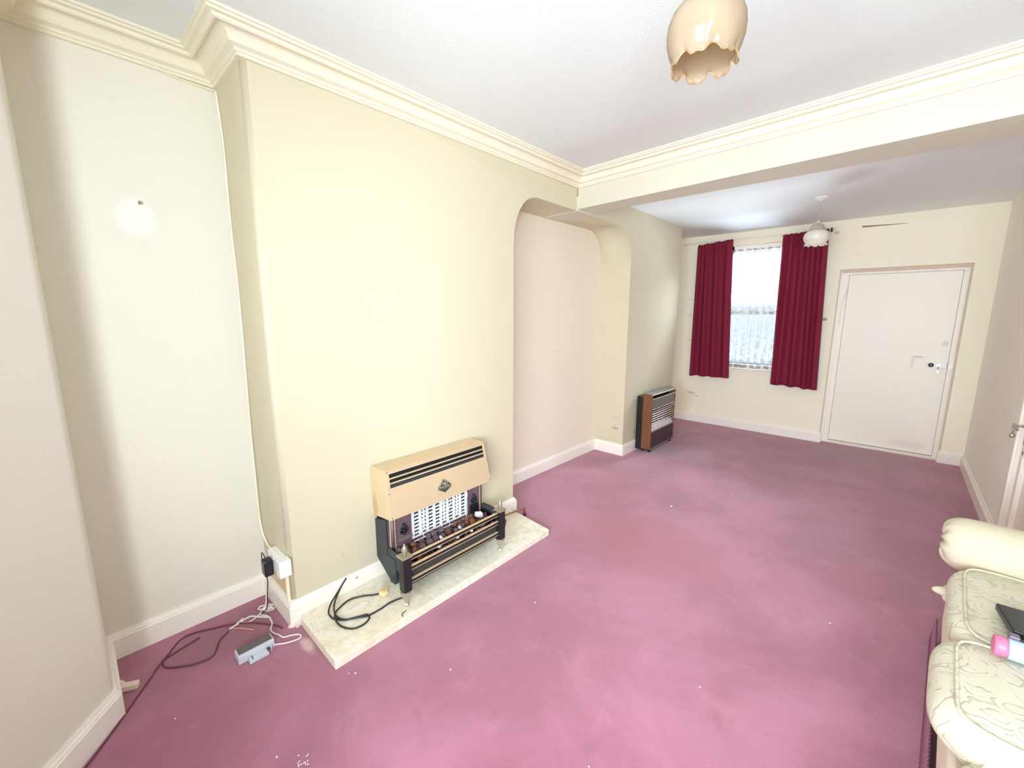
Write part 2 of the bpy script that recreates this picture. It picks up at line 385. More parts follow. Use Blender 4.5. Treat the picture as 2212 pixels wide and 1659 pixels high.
def _stripes(m, period, dark):
    nt = m.node_tree; N = nt.nodes; L = nt.links; b = N['Principled BSDF']
    src = b.inputs['Base Color'].links[0].from_socket
    tc = N.new('ShaderNodeTexCoord'); sp = N.new('ShaderNodeSeparateXYZ'); L.new(tc.outputs['Object'], sp.inputs[0])
    a = N.new('ShaderNodeMath'); a.operation = 'MULTIPLY'; a.inputs[1].default_value = 2*PI/period; L.new(sp.outputs[1], a.inputs[0])
    q = N.new('ShaderNodeMath'); q.operation = 'SINE'; L.new(a.outputs[0], q.inputs[0])
    r = N.new('ShaderNodeMapRange'); r.inputs[1].default_value = -0.6; r.inputs[2].default_value = 0.4; L.new(q.outputs[0], r.inputs[0])
    x = N.new('ShaderNodeMix'); x.data_type = 'RGBA'; x.inputs[6].default_value = s2l(dark); L.new(r.outputs[0], x.inputs[0]); L.new(src, x.inputs[7]); L.new(x.outputs[2], b.inputs['Base Color'])
_stripes(M_fringe, 0.020, (84,50,66))

def mat_shade(name, rgb, tr=0.35, rough=0.12):
    m = bpy.data.materials.new(name); m.use_nodes = True; nt = m.node_tree; N = nt.nodes; L = nt.links
    b = N['Principled BSDF']; out = N['Material Output']
    b.inputs['Base Color'].default_value = s2l(rgb); b.inputs['Roughness'].default_value = rough
    b.inputs['Coat Weight'].default_value = 0.8; b.inputs['Coat Roughness'].default_value = 0.03
    t = N.new('ShaderNodeBsdfTranslucent'); t.inputs['Color'].default_value = s2l(rgb)
    tc = N.new('ShaderNodeTexCoord'); n = N.new('ShaderNodeTexNoise'); n.inputs['Scale'].default_value = 20; L.new(tc.outputs['Object'], n.inputs['Vector'])
    mp = N.new('ShaderNodeMapRange'); mp.inputs[3].default_value = tr-0.05; mp.inputs[4].default_value = tr+0.05; L.new(n.outputs['Fac'], mp.inputs[0])
    mx = N.new('ShaderNodeMixShader'); L.new(mp.outputs[0], mx.inputs[0]); L.new(b.outputs[0], mx.inputs[1]); L.new(t.outputs[0], mx.inputs[2]); L.new(mx.outputs[0], out.inputs[0])
    return m
M_shade = mat_shade('peach_glass', (212, 196, 172), 0.68)
M_shade_rim = mat_shade('amber_glass_rim', (176, 134, 94), 0.2)
M_shade2 = mat_shade('milky_white_glass', (246, 243, 236), 0.5)
M_collar = mat_shade('pale_pink_glass', (214, 196, 190), 0.4)

def mat_glass():
    m = bpy.data.materials.new('window_glass'); m.use_nodes = True; nt = m.node_tree; N = nt.nodes; L = nt.links
    N.remove(N['Principled BSDF']); out = N['Material Output']
    t = N.new('ShaderNodeBsdfTransparent'); g = N.new('ShaderNodeBsdfGlossy'); g.inputs['Roughness'].default_value = 0.02
    f = N.new('ShaderNodeFresnel'); f.inputs[0].default_value = 1.45
    mx = N.new('ShaderNodeMixShader'); L.new(f.outputs[0], mx.inputs[0]); L.new(t.outputs[0], mx.inputs[1]); L.new(g.outputs[0], mx.inputs[2]); L.new(mx.outputs[0], out.inputs[0])
    return m
M_glass = mat_glass()

def mat_lace():
    m = bpy.data.materials.new('white_net_lace'); m.use_nodes = True; nt = m.node_tree; N = nt.nodes; L = nt.links
    N.remove(N['Principled BSDF']); out = N['Material Output']
    tc = N.new('ShaderNodeTexCoord')
    v = N.new('ShaderNodeTexVoronoi'); v.inputs['Scale'].default_value = 26; v.feature = 'SMOOTH_F1'; L.new(tc.outputs['Object'], v.inputs['Vector'])
    n = N.new('ShaderNodeTexNoise'); n.inputs['Scale'].default_value = 14; n.inputs['Detail'].default_value = 5; L.new(tc.outputs['Object'], n.inputs['Vector'])
    w = N.new('ShaderNodeTexWave'); w.wave_type = 'BANDS'; w.bands_direction = 'X'; w.inputs['Scale'].default_value = 3.6; w.inputs['Distortion'].default_value = 1.2; w.inputs['Detail'].default_value = 2
    L.new(tc.outputs['Object'], w.inputs['Vector'])
    a = N.new('ShaderNodeMath'); a.operation = 'ADD'; L.new(v.outputs['Distance'], a.inputs[0]); L.new(n.outputs['Fac'], a.inputs[1])
    mp = N.new('ShaderNodeMapRange'); mp.interpolation_type = 'SMOOTHSTEP'; mp.inputs[1].default_value = 0.75; mp.inputs[2].default_value = 1.05; L.new(a.outputs[0], mp.inputs[0])
    ml = N.new('ShaderNodeMath'); ml.operation = 'MULTIPLY'; L.new(mp.outputs[0], ml.inputs[0]); L.new(w.outputs['Fac'], ml.inputs[1])
    m3 = N.new('ShaderNodeMapRange'); m3.inputs[3].default_value = 0.38; m3.inputs[4].default_value = 0.95; L.new(ml.outputs[0], m3.inputs[0])
    d = N.new('ShaderNodeBsdfDiffuse'); d.inputs[0].default_value = s2l((186,192,196))
    t = N.new('ShaderNodeBsdfTranslucent'); t.inputs[0].default_value = s2l((132,138,142))
    dt = N.new('ShaderNodeMixShader'); dt.inputs[0].default_value = 0.6; L.new(d.outputs[0], dt.inputs[1]); L.new(t.outputs[0], dt.inputs[2])
    tr = N.new('ShaderNodeBsdfTransparent')
    mx = N.new('ShaderNodeMixShader'); L.new(m3.outputs[0], mx.inputs[0]); L.new(dt.outputs[0], mx.inputs[1]); L.new(tr.outputs[0], mx.inputs[2]); L.new(mx.outputs[0], out.inputs[0])
    return m
M_lace = mat_lace()

def mat_velvet():
    m = mat('burgundy_velvet', (136, 22, 56), 0.8, var=0.10, vscale=3, bump=0.1, bscale=200)
    nt = m.node_tree; N = nt.nodes; L = nt.links; out = N['Material Output']; b = N['Principled BSDF']
    t = N.new('ShaderNodeBsdfTranslucent'); t.inputs[0].default_value = s2l((150,30,45))
    mx = N.new('ShaderNodeMixShader'); mx.inputs[0].default_value = 0.12; L.new(b.outputs[0], mx.inputs[1]); L.new(t.outputs[0], mx.inputs[2]); L.new(mx.outputs[0], out.inputs[0])
    return m
M_velvet = mat_velvet()

def mat_wood():
    m = bpy.data.materials.new('teak_veneer'); m.use_nodes = True; nt = m.node_tree; N = nt.nodes; L = nt.links
    b = N['Principled BSDF']; tc = N.new('ShaderNodeTexCoord'); mpn = N.new('ShaderNodeMapping'); mpn.inputs['Scale'].default_value = (60,60,3)
    L.new(tc.outputs['Object'], mpn.inputs[0]); n = N.new('ShaderNodeTexNoise'); n.inputs['Scale'].default_value = 1.5; n.inputs['Detail'].default_value = 6; L.new(mpn.outputs[0], n.inputs['Vector'])
    mx = N.new('ShaderNodeMix'); mx.data_type = 'RGBA'; mx.inputs[6].default_value = s2l((104,62,40)); mx.inputs[7].default_value = s2l((138,88,60))
    L.new(n.outputs['Fac'], mx.inputs[0]); L.new(mx.outputs[2], b.inputs['Base Color']); b.inputs['Roughness'].default_value = 0.45
    return m
M_wood = mat_wood()

def mat_pebble(name, a, c):
    m = bpy.data.materials.new(name); m.use_nodes = True; nt = m.node_tree; N = nt.nodes; L = nt.links
    b = N['Principled BSDF']; tc = N.new('ShaderNodeTexCoord'); n = N.new('ShaderNodeTexNoise'); n.inputs['Scale'].default_value = 40; n.inputs['Detail'].default_value = 4
    L.new(tc.outputs['Object'], n.inputs['Vector']); mx = N.new('ShaderNodeMix'); mx.data_type = 'RGBA'; mx.inputs[6].default_value = s2l(a); mx.inputs[7].default_value = s2l(c)
    L.new(n.outputs['Fac'], mx.inputs[0]); L.new(mx.outputs[2], b.inputs['Base Color']); b.inputs['Roughness'].default_value = 0.6
    return m
M_peb = [mat_pebble('brown_ember_stone', (62,38,34), (128,84,72)), mat_pebble('purplish_stone', (70,56,62), (128,104,110)), mat_pebble('rusty_stone', (92,48,34), (150,96,72))]
M_pebw = mat_pebble('white_stone', (190,198,206), (240,244,246))

# ------------------------------------------------------------------ the room
H = 2.70; ZB = 2.449; H2 = 2.641
XA = -0.378; Y1 = 0.654; Y2 = 2.323; Y3 = 4.161; Y4 = 5.476; Y5 = 6.300; W = 2.772
def struct(mb, name, m, **k):
    o = mb.build(name, m, **k); o['kind'] = 'structure'; return o

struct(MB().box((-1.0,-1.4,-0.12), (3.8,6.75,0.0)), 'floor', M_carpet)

# chimney breasts with the round-cornered recess between them, one wall mass
def wall_left():
    R = 0.27; Ry = 0.26
    poly = [(Y1,0),(Y2,0)]
    zt = ZB-0.012
    for k in range(13):
        a = PI - (PI/2)*k/12
        poly.append((Y2+Ry+Ry*math.cos(a), zt-0.36+0.36*math.sin(a)))
    for k in range(13):
        a = PI/2 - (PI/2)*k/12
        poly.append((Y3-Ry+Ry*math.cos(a), zt-0.32+0.32*math.sin(a)))
    poly += [(Y3,0),(Y4,0),(Y4,H+0.05),(Y1,H+0.05)]
    mb = MB().prism(poly, 'x', XA-0.16, 0.0)
    for v in mb.bm.verts:
        if v.co.y > 3.2 and v.co.x > -0.01: v.co.x = -0.02
    e = [e for e in mb.bm.edges if abs(e.verts[0].co.y-Y1)<1e-4 and abs(e.verts[1].co.y-Y1)<1e-4 and e.verts[0].co.x > -0.01 and e.verts[1].co.x > -0.01]
    bmesh.ops.bevel(mb.bm, geom=e, offset=0.03, segments=6, affect='EDGES', profile=0.5)
    o = struct(mb, 'wall_left', M_breast, smooth=False)
    for p in o.data.polygons:
        if abs(p.normal.x) < 0.99 and (p.center.z > 1.9 or abs(p.center.y-Y1)<0.04) and p.area < 0.2: p.use_smooth = True
    return o
wall_left()
struct(MB().box((XA-0.15,-0.25,0),(XA,Y1,H)), 'wall_left_alcove', M_alcove)
struct(MB().box((XA-0.15,Y2-0.02,0),(XA+0.001,Y3+0.02,H)), 'wall_left_recess', M_niche)
struct(MB().box((XA-0.15,Y4,0),(XA,Y5,H)), 'wall_left_rear', M_far)

# splayed pier of the bay, with the bay windows behind the photographer
P0 = (0.024,-0.013); P1 = (0.47,-0.388); P2 = (1.25,-1.045); P3 = (2.45,-1.045); P4 = (3.15,-0.55); P5 = (3.42,-0.36)
mb = MB().prism([(P0[0],P0[1]), (XA-0.1,-0.010), (XA-0.1,-0.30), (0.0,-0.30), (P1[0]-0.10,P1[1]-0.12), P1], 'z', 0, H+0.02)
e = [e for e in mb.bm.edges if all(abs(v.co.x-P0[0])<1e-4 and abs(v.co.y-P0[1])<1e-4 for v in e.verts)]
bmesh.ops.bevel(mb.bm, geom=e, offset=0.018, segments=4, affect='EDGES', profile=0.5)
struct(mb, 'wall_pier', M_alcove)
def seg_prism(p, q, z0, z1, t=0.12, o=0.0):
    a, b = Vector(p), Vector(q); d = (b-a).normalized(); n = Vector((d.y,-d.x))  # outward
    return [tuple(a+n*o), tuple(b+n*o), tuple(b+n*(o+t)), tuple(a+n*(o+t))], z0, z1
def wall_seg(name, p, q, spans, m):
    mb = MB()
    for z0, z1 in spans:
        pl, a, b = seg_prism(p, q, z0, z1); mb.prism(pl, 'z', a, b)
    return struct(mb, name, m)
wall_seg('wall_front_splay', P1, P2, ((0,H+0.02),), M_alcove)
wall_seg('wall_front', P2, P3, ((0,0.7),(2.4,H+0.02)), M_alcove)
wall_seg('wall_front_bay', P3, P4, ((0,0.7),(2.4,H+0.02)), M_alcove)
wall_seg('wall_front_right', P4, P5, ((0,H+0.02),), M_alcove)
def bay_window(name, p, q, mull):
    a, b = Vector(p), Vector(q); d = (b-a); Ln = d.length; d.normalize(); n = Vector((d.y,-d.x))
    def bar(mb, s0, s1, z0, z1, o0, o1):
        mb.prism([tuple(a+d*s0+n*o0), tuple(a+d*s1+n*o0), tuple(a+d*s1+n*o1), tuple(a+d*s0+n*o1)], 'z', z0, z1)
    fr = MB()
    for s0, s1 in [(0,0.06),(Ln-0.06,Ln)] + [(Ln*k-0.03,Ln*k+0.03) for k in mull]: bar(fr, s0, s1, 0.7, 2.4, 0.03, 0.09)
    bar(fr, 0, Ln, 0.7, 0.76, 0.03, 0.09); bar(fr, 0, Ln, 2.34, 2.4, 0.03, 0.09); bar(fr, 0, Ln, 1.84, 1.90, 0.03, 0.09)
    root = empty(name, (p[0],p[1],0.7), None, None); root['kind'] = 'structure'
    fr.build('window_frame', M_trim, root)
    g = MB(); bar(g, 0.02, Ln-0.02, 0.72, 2.38, 0.058, 0.062); g.build('window_pane', M_glass, root)
bay_window('window_2', P2, P3, (0.5,)); bay_window('window_3', P3, P4, ())

# right-hand side: front room is deeper to the right, rear room wall at x = W
struct(MB().box((3.42,-0.40,0),(3.54,3.34,H)), 'wall_right_front', M_alcove)
struct(MB().box((W+0.06,3.22,0),(3.42,3.34,H)), 'wall_right_nib', M_alcove)
struct(MB().box((W,3.25,0),(W+0.12,3.34,H)).box((W,3.34,2.06),(W+0.12,4.11,H)).box((W,4.11,0),(W+0.12,Y5,H)), 'wall_right', M_right)

# rear wall with window and door openings
WX0, WX1, WZ0, WZ1 = 0.30, 1.04, 0.815, 2.475
DX0, DX1, DZ1 = 1.535, 2.600, 2.088
mb = MB()
T = Y5+0.28
mb.box((XA-0.15,Y5,0),(WX0,T,H)).box((WX0,Y5,0),(WX1,T,WZ0)).box((WX0,Y5,WZ1),(WX1,T,H)).box((WX1,Y5,0),(DX0,T,H)).box((DX0,Y5,DZ1),(DX1,T,H)).box((DX1,Y5,0),(W+0.15,T,H))
struct(mb, 'wall_rear', M_far)
# ceilings and the beam between the two rooms
struct(MB().box((-0.8,-1.25,H),(3.7,3.42,H+0.1)), 'ceiling', M_ceil)
bk = -0.0533
mb = MB()
xs = (-0.001, 3.43)
pl = [(xs[0],3.131),(xs[1],3.131+bk*3.43),(xs[1],3.34),(xs[0],3.34)]
mb.prism(pl, 'z', ZB, H+0.01)
struct(mb, 'beam', M_beam)
# soffit inside the recess that carries the beam through
struct(MB().box((XA,3.131,ZB-0.016),(0.0,3.34,ZB+0.1)), 'beam_soffit', M_beam)
struct(MB().box((-0.8,3.338,H2),(W+0.2,Y5+0.3,H2+0.12)), 'ceiling_rear', M_ceil2)

# cornice
cp = [(-0.02,H),(-0.02,2.612),(0.010,2.612),(0.016,2.612),(0.018,2.622),(0.026,2.624),(0.028,2.633),(0.036,2.636),(0.050,2.640),(0.055,2.650),(0.059,2.662),(0.067,2.672),(0.080,2.677),(0.098,2.677),(0.100,2.669),(0.108,2.667),(0.116,2.671),(0.119,2.681),(0.136,2.682),(0.140,2.689),(0.150,2.690),(0.150,H)]
cpath = [P1, P0, (XA,-0.010), (XA,Y1), (0.0,Y1), (0.0,3.131), (3.42,3.131+bk*3.42)]
struct(MB().sweep(cp, cpath), 'trim_1', M_cornice)
# skirting boards
sk = [(-0.01,0),(0.020,0),(0.020,0.098),(0.016,0.102),(0.016,0.108),(0.011,0.114),(0.008,0.124),(-0.01,0.124)]
sk2 = [(-0.01,0),(0.022,0),(0.022,0.100),(0.018,0.104),(0.018,0.112),(0.010,0.120),(0.006,0.128),(-0.01,0.128)]
struct(MB().sweep(sk, [P1, P0, (XA,-0.010), (XA,Y1)]), 'baseboard_front_alcove', M_trim)
struct(MB().sweep(sk2, [(XA,Y1), (0.0,Y1), (0.0,Y2), (XA,Y2)]), 'baseboard_left', M_trim)
struct(MB().sweep(sk, [(XA,Y2), (XA,Y3), (-0.02,Y3), (-0.02,Y4), (XA,Y4), (XA,Y5)]), 'baseboard_recess', M_trim)
struct(MB().sweep(sk, [(XA,Y5), (DX0,Y5), (DX0,Y5+0.06)]), 'baseboard_rear', M_trim)
struct(MB().sweep(sk, [(DX1,Y5+0.06), (DX1,Y5), (W,Y5), (W,4.17)]), 'baseboard_right', M_trim)
struct(MB().sweep(sk, [(3.42,3.22), (3.42,-0.36)]), 'baseboard_right_front', M_trim)

# ------------------------------------------------------------------ rear window
win = empty('window_1', (0.5*(WX0+WX1), Y5+0.15, WZ0), None, None); win['kind'] = 'structure'
fr = MB()
y0, y1 = Y5+0.10, Y5+0.15
fr.box((WX0,y0,WZ0),(WX0+0.05,y1,WZ1)).box((WX1-0.05,y0,WZ0),(WX1,y1,WZ1)).box((WX0,y0,WZ1-0.07),(WX1,y1,WZ1)).box((WX0,y0,WZ0),(WX1,y1,WZ0+0.07))
fr.box((WX0,y0-0.01,1.555),(WX1,y1,1.615))
fr.build('window_frame', M_trim, win, bevel=0.004)
MB().box((WX0+0.03,y0+0.02,WZ0+0.03),(WX1-0.03,y0+0.025,WZ1-0.03)).build('window_pane', M_glass, win)
MB().box((WX0-0.03,Y5-0.035,WZ0-0.022),(WX1+0.03,Y5+0.12,WZ0+0.004)).build('window_sill', M_trim, win, bevel=0.006)

def lace(u, v):
    x = WX0+0.012+(WX1-WX0-0.024)*u; z = WZ0+0.03+(2.425-WZ0-0.03)*v
    A = 0.013*(1-0.25*v); y = Y5+0.055 + A*math.sin(2*PI*(9.5*u+0.15*math.sin(5*u+2*v))) + 0.004*math.sin(23*u+3)
    if u > 0.62 and v < 0.06: z += 0.012*(u-0.62)
    return (x, y, z)
nc = MB().grid(lace, 160, 40).build('net_curtain', M_lace, smooth=True, recalc=False)
tag(nc, 'white floral lace net hanging over the rear window between the dark red curtains', 'net curtain')

# curtains on their rail
cr = empty('curtain_rail', (0.6, Y5-0.05, 2.545), 'thin white curtain rail along the top of the rear window', 'curtain rail')
MB().box((-0.29,Y5-0.062,2.538),(1.45,Y5-0.050,2.553)).build('track', M_oldpaint, cr)
for x in (-0.28, 0.45, 0.92, 1.44): MB().box((x-0.008,Y5-0.05,2.538),(x+0.008,Y5,2.560)).build('bracket', M_oldpaint, cr)
MB().box((1.405,Y5-0.085,2.515),(1.423,Y5-0.045,2.560)).build('end_stop', M_black, cr, bevel=0.003)
def curtain(name, xt0, xt1, xb0, xb1, zt0, zt1, zb0, zb1, folds, label, seed, yo):
    """folds: (position across 0..1, half-width, depth) of the soft vertical folds"""
    rnd = random.Random(seed); ph = [rnd.uniform(0,6.28) for _ in range(6)]
    root = empty(name, (0.5*(xt0+xt1), Y5-0.10, zb0), label, 'curtain', 'pair of burgundy curtains at the rear window')
    def f(u, v):
        g = (1-v)
        z = (zb0+(zb1-zb0)*u)*g + (zt0+(zt1-zt0)*u)*v
        y = Y5-0.085+yo; 
        for (c, w, d, lo, drift) in folds:
            cc = c+drift*g; k = math.exp(-((u-cc)/w)**2)
            y -= d*k*(lo+(1-lo)*min(1.0,g*1.6)) - 0.0
        y += 0.005*math.sin(2*PI*14*u+ph[0])*max(0,(v-0.75)/0.25)
        x = (xb0+(xb1-xb0)*u)*g + (xt0+(xt1-xt0)*u)*v
        if v > 0.97: z += 0.004*math.sin(2*PI*u*9+ph[1])
        z += 0.004*math.sin(2*PI*3*u+ph[4])*g
        return (x, y, z)
    MB().grid(f, 150, 46).build('curtain_cloth', M_velvet, root, smooth=True, recalc=False, solid=0.003)
    def hd(u, v):
        x, y, z = f(u, 0.955+0.04*v); return (x, y-0.004-0.003*abs(math.sin(2*PI*u*11)), z)
    MB().grid(hd, 140, 3).build('gathered_heading', M_velvet, root, smooth=True, recalc=False, solid=0.002)
    return root
curtain('curtain', -0.072, 0.372, -0.055, 0.470, 2.505, 2.545, 0.695, 0.705, [(0.08,0.06,0.075,0.7,-0.02),(0.30,0.07,0.07,0.7,0.03),(0.58,0.08,0.07,0.8,0.02),(0.88,0.08,0.075,0.6,0.02)], 'left-hand burgundy curtain hanging beside the rear window, nearer the wood-sided heater', 3, 0.0)
curtain('curtain', 0.940, 1.395, 0.970, 1.465, 2.530, 2.545, 0.685, 0.660, [(0.04,0.04,0.06,0.6,0.01),(0.22,0.07,0.075,0.6,-0.06),(0.47,0.07,0.07,0.8,-0.01),(0.70,0.06,0.07,0.8,0.03),(0.92,0.06,0.075,0.7,0.0)], 'right-hand burgundy curtain hanging between the rear window and the plain door', 11, 0.0)

# ------------------------------------------------------------------ rear door
dr = empty('door_1', (2.07, Y5+0.10, 0.0), None, None); dr['kind'] = 'structure'
fr = MB()
yA, yB = Y5+0.075, Y5+0.16
fr.box((DX0,yA,0),(1.620,yB,2.028)).box((2.545,yA,0),(DX1,yB,2.028)).box((DX0,yA,2.028),(DX1,yB,DZ1))
fr.box((DX0,yA-0.014,0),(1.572,yA,2.051)).box((2.578,yA-0.014,0),(DX1,yA,2.051))
fr.build('door_frame', M_door, dr)
hb = MB().box((DX0,yA-0.020,2.052),(DX1,yA-0.001,DZ1)).box((DX1-0.016,yA-0.020,0.02),(DX1,yA-0.0145,2.052)).box((DX0,yA-0.020,0.02),(DX0+0.010,yA-0.0145,2.052)).build('tan_edge_strip', mat('tan_edge_paint',(214,198,178),0.8), dr); hb['label'] = 'tan edge strip around the door frame'  # strip in a darker tan than the frame
leaf = MB().box((1.6215,Y5+0.10,0.036),(2.5435,Y5+0.14,2.0265)).build('door_leaf', M_door, dr, bevel=0.003)
MB().box((1.55,Y5+0.06,0.0),(2.59,Y5+0.16,0.030)).build('threshold', M_oldpaint, dr, bevel=0.004)
MB().box((DX0,Y5+0.165,0),(DX1,Y5+0.20,DZ1)).build('door_backing', mat('shadowed_timber',(170,156,140),0.8), dr)
MB().tube(spline([(1.618,Y5+0.068,1.90),(1.600,Y5+0.066,1.80),(1.586,Y5+0.066,1.66),(1.584,Y5+0.068,1.45)]), 0.004, 6).tube(spline([(1.618,Y5+0.068,1.90),(1.612,Y5+0.068,1.76),(1.606,Y5+0.068,1.62)]), 0.003, 6).build('loose_draught_strip', M_oldpaint, dr)
lk = MB().box((2.385,Y5+0.080,1.005),(2.535,Y5+0.10,1.068)).build('rim_lock', M_plastic, dr, bevel=0.006); lk['label'] = 'white rim lock case with black turning knob'
MB().lathe([(0.021,0),(0.023,-0.008),(0.018,-0.018),(0.010,-0.020)], (2.418,Y5+0.080,1.036), 20, 'y').build('turn_knob', M_plasticb, lk)
MB().lathe([(0.012,0),(0.012,-0.006),(0.006,-0.006)], (2.475,Y5+0.080,1.036), 16, 'y').build('lock_barrel', M_steel, lk)
MB().box((2.473,Y5+0.062,1.030),(2.477,Y5+0.075,1.042)).tube([(2.475,Y5+0.066,1.030),(2.476,Y5+0.066,0.985)],0.003,6).box((2.470,Y5+0.064,0.955),(2.482,Y5+0.067,0.987)).build('hanging_key', M_steel, lk)
MB().box((2.545,Y5+0.058,1.000),(2.585,Y5+0.075,1.072)).build('strike_box', M_plastic, dr, bevel=0.004)

# ------------------------------------------------------------------ side door in the right-hand wall
d2 = empty('door_2', (W, 3.72, 0.0), None, None); d2['kind'] = 'structure'
fr = MB().box((W-0.006,4.095,0),(W+0.10,4.115,2.06)).box((W-0.006,3.335,2.04),(W+0.10,4.115,2.06)).box((W-0.006,3.335,0),(W+0.10,3.355,2.06))
fr.box((W-0.018,4.105,0),(W,4.165,2.11)).box((W-0.018,3.29,0),(W,3.345,2.11)).box((W-0.018,3.29,2.05),(W,4.165,2.11))
fr.build('door_frame', M_trim, d2, bevel=0.003)
lf = MB(); X0 = W+0.012
lf.box((X0,3.985,0.008),(X0+0.036,4.092,2.03)).box((X0,3.358,0.008),(X0+0.036,3.465,2.03))
for z0, z1 in ((0.008,0.20),(0.745,0.93),(1.90,2.03)): lf.box((X0,3.465,z0),(X0+0.036,3.985,z1))
lf.build('door_leaf', M_door, d2, bevel=0.004)
MB().box((X0+0.014,3.46,0.19),(X0+0.024,3.99,0.75)).box((X0+0.014,3.46,0.92),(X0+0.024,3.99,1.91)).build('door_panel', M_door, d2)
mo = MB()
for z0, z1 in ((0.20,0.745),(0.93,1.90)):
    mo.box((X0-0.012,3.955,z0),(X0+0.014,3.985,z1)).box((X0-0.012,3.465,z0),(X0+0.014,3.495,z1)).box((X0-0.012,3.465,z0),(X0+0.014,3.985,z0+0.03)).box((X0-0.012,3.465,z1-0.03),(X0+0.014,3.985,z1))
mo.build('panel_moulding', M_trim, d2, bevel=0.004)
hp = MB().box((X0-0.006,4.015,0.77),(X0,4.055,0.92)).build('handle_plate', M_pewter, d2, bevel=0.004); hp['label'] = 'dull brass lever handle plate'
MB().tube([(X0,4.035,0.885),(X0-0.06,4.035,0.887)],0.007,10).lathe([(0.013,0),(0.013,-0.01)],(X0-0.055,4.035,0.887),12,'x').tube(spline([(X0-0.058,4.035,0.887),(X0-0.060,4.02,0.889),(X0-0.060,3.95,0.885),(X0-0.058,3.935,0.878)]),0.008,10).build('lever', M_pewter, hp, smooth=True)
MB().tube([(X0-0.058,4.035,0.885),(X0-0.058,4.037,0.83)],0.004,8).lathe([(0.004,0.02),(0.012,0.012),(0.014,0.0),(0.012,-0.010),(0.004,-0.014)],(X0-0.058,4.037,0.82),14,'z').build('hanging_knob', M_pewter, hp, smooth=True)

# ------------------------------------------------------------------ hearth
HX1 = 0.432; HY0 = 0.672; HY1 = 2.235
he = MB().prism([(0.023,0.680),(0.05,0.672),(0.440,0.668),(0.432,2.235),(0.112,2.272),(0.023,2.272)], 'z', 0.0, 0.048).build('hearth_slab', M_tile, bevel=0.004)
tag(he, 'long cream marbled tile hearth slab under the gold gas fire', 'hearth')

# ------------------------------------------------------------------ gold radiant gas fire
GY0, GY1 = 1.122, 1.880
gf = empty('gas_fire', (0.12, 1.5, 0.048), 'wall-mounted gas fire with slatted gold canopy, white radiants and black tray of stones', 'gas fire')
# black casing
MB().prism([(0.0,0.40),(0.118,0.43),(0.118,0.215),(0.20,0.215),(0.20,0.13),(0.13,0.075),(0.0,0.16)], 'y', GY0+0.01, GY0+0.022).build('side_panel', M_dark, gf)
MB().prism([(0.0,0.40),(0.118,0.43),(0.118,0.215),(0.20,0.215),(0.20,0.13),(0.13,0.075),(0.0,0.16)], 'y', GY1-0.022, GY1-0.010).build('side_panel', M_dark, gf)
MB().box((0.002,GY0+0.022,0.15),(0.09,GY1-0.022,0.42)).build('firebox', M_slot, gf)
bp = MB().box((0.090,GY0+0.022,0.20),(0.118,GY0+0.175,0.455)).box((0.090,GY1-0.137,0.20),(0.118,GY1-0.022,0.455)).box((0.090,GY0+0.175,0.20),(0.110,GY1-0.137,0.238))
bp = bp.build('back_plate', M_mauve, gf, bevel=0.002); bp['label'] = 'mauve metal back plate'
for y in (GY0+0.032, GY0+0.062, GY1-0.032): MB().tube([(0.124,y,0.215),(0.124,y,0.45)], 0.0035, 8).build('trim_rod', M_brass_rail, gf)
MB().lathe([(0.010,0.215),(0.010,0.45)], (0.122,GY0+0.047,0), 12).build('column', M_mauve, gf, smooth=True)
# white radiants
rd = MB(); ya, yb = 1.312, 1.732; za, zb = 0.245, 0.455; rows = 9
for k in range(9):
    y = ya+(yb-ya)*k/8; rd.box((0.106,y-0.0070,za),(0.117,y+0.0070,zb))
for r in range(rows+1):
    z = za+(zb-za)*r/rows; rd.box((0.107,ya-0.008,z-0.0048),(0.115,yb+0.008,z+0.0048))
for k in range(8):
    y = ya+(yb-ya)*(k+0.5)/8
    if k in (1,4,6): rd.box((0.107,y-0.004,za+0.02),(0.116,y+0.004,zb-0.03))
MB().box((0.100,ya-0.01,za-0.006),(0.105,yb+0.01,zb)).build('radiant_backing', M_slot, gf)
rd.build('radiant_grid', M_white_fire, gf)
gw = MB()
for y in (1.36,1.50,1.56,1.70):
    gw.tube(spline([(0.132,y,0.46),(0.150,y+0.012,0.40),(0.142,y-0.006,0.32),(0.156,y-0.004,0.25),(0.130,y-0.02,0.225)]), 0.002, 6)
gw.tube([(0.134,ya-0.02,0.232),(0.134,yb+0.02,0.232)],0.004,8)
gw.build('guard_wire', M_white_fire, gf, smooth=True)
# cast ornaments left and right
def ornament(y, z):
    o = MB()
    for dy, dz, r in ((0,0.034,0.009),(0,0.018,0.013),(-0.016,0.006,0.010),(0.016,0.006,0.010),(0,-0.004,0.011),(-0.02,-0.012,0.007),(0.02,-0.012,0.007),(0,-0.022,0.009)):
        o.puff((0.128,y+dy,z+dz),(0.010,r,r*1.15),2,2.0)
    o.build('cast_ornament', M_black, gf, smooth=True)
ornament(1.243, 0.330); ornament(1.792, 0.330)
MB().box((0.118,GY0+0.085,0.268),(0.128,GY0+0.175,0.279)).build('ledge', M_pewter, gf)
MB().box((0.118,GY1-0.125,0.232),(0.136,GY1-0.055,0.30)).build('control_block', M_black, gf, bevel=0.004)
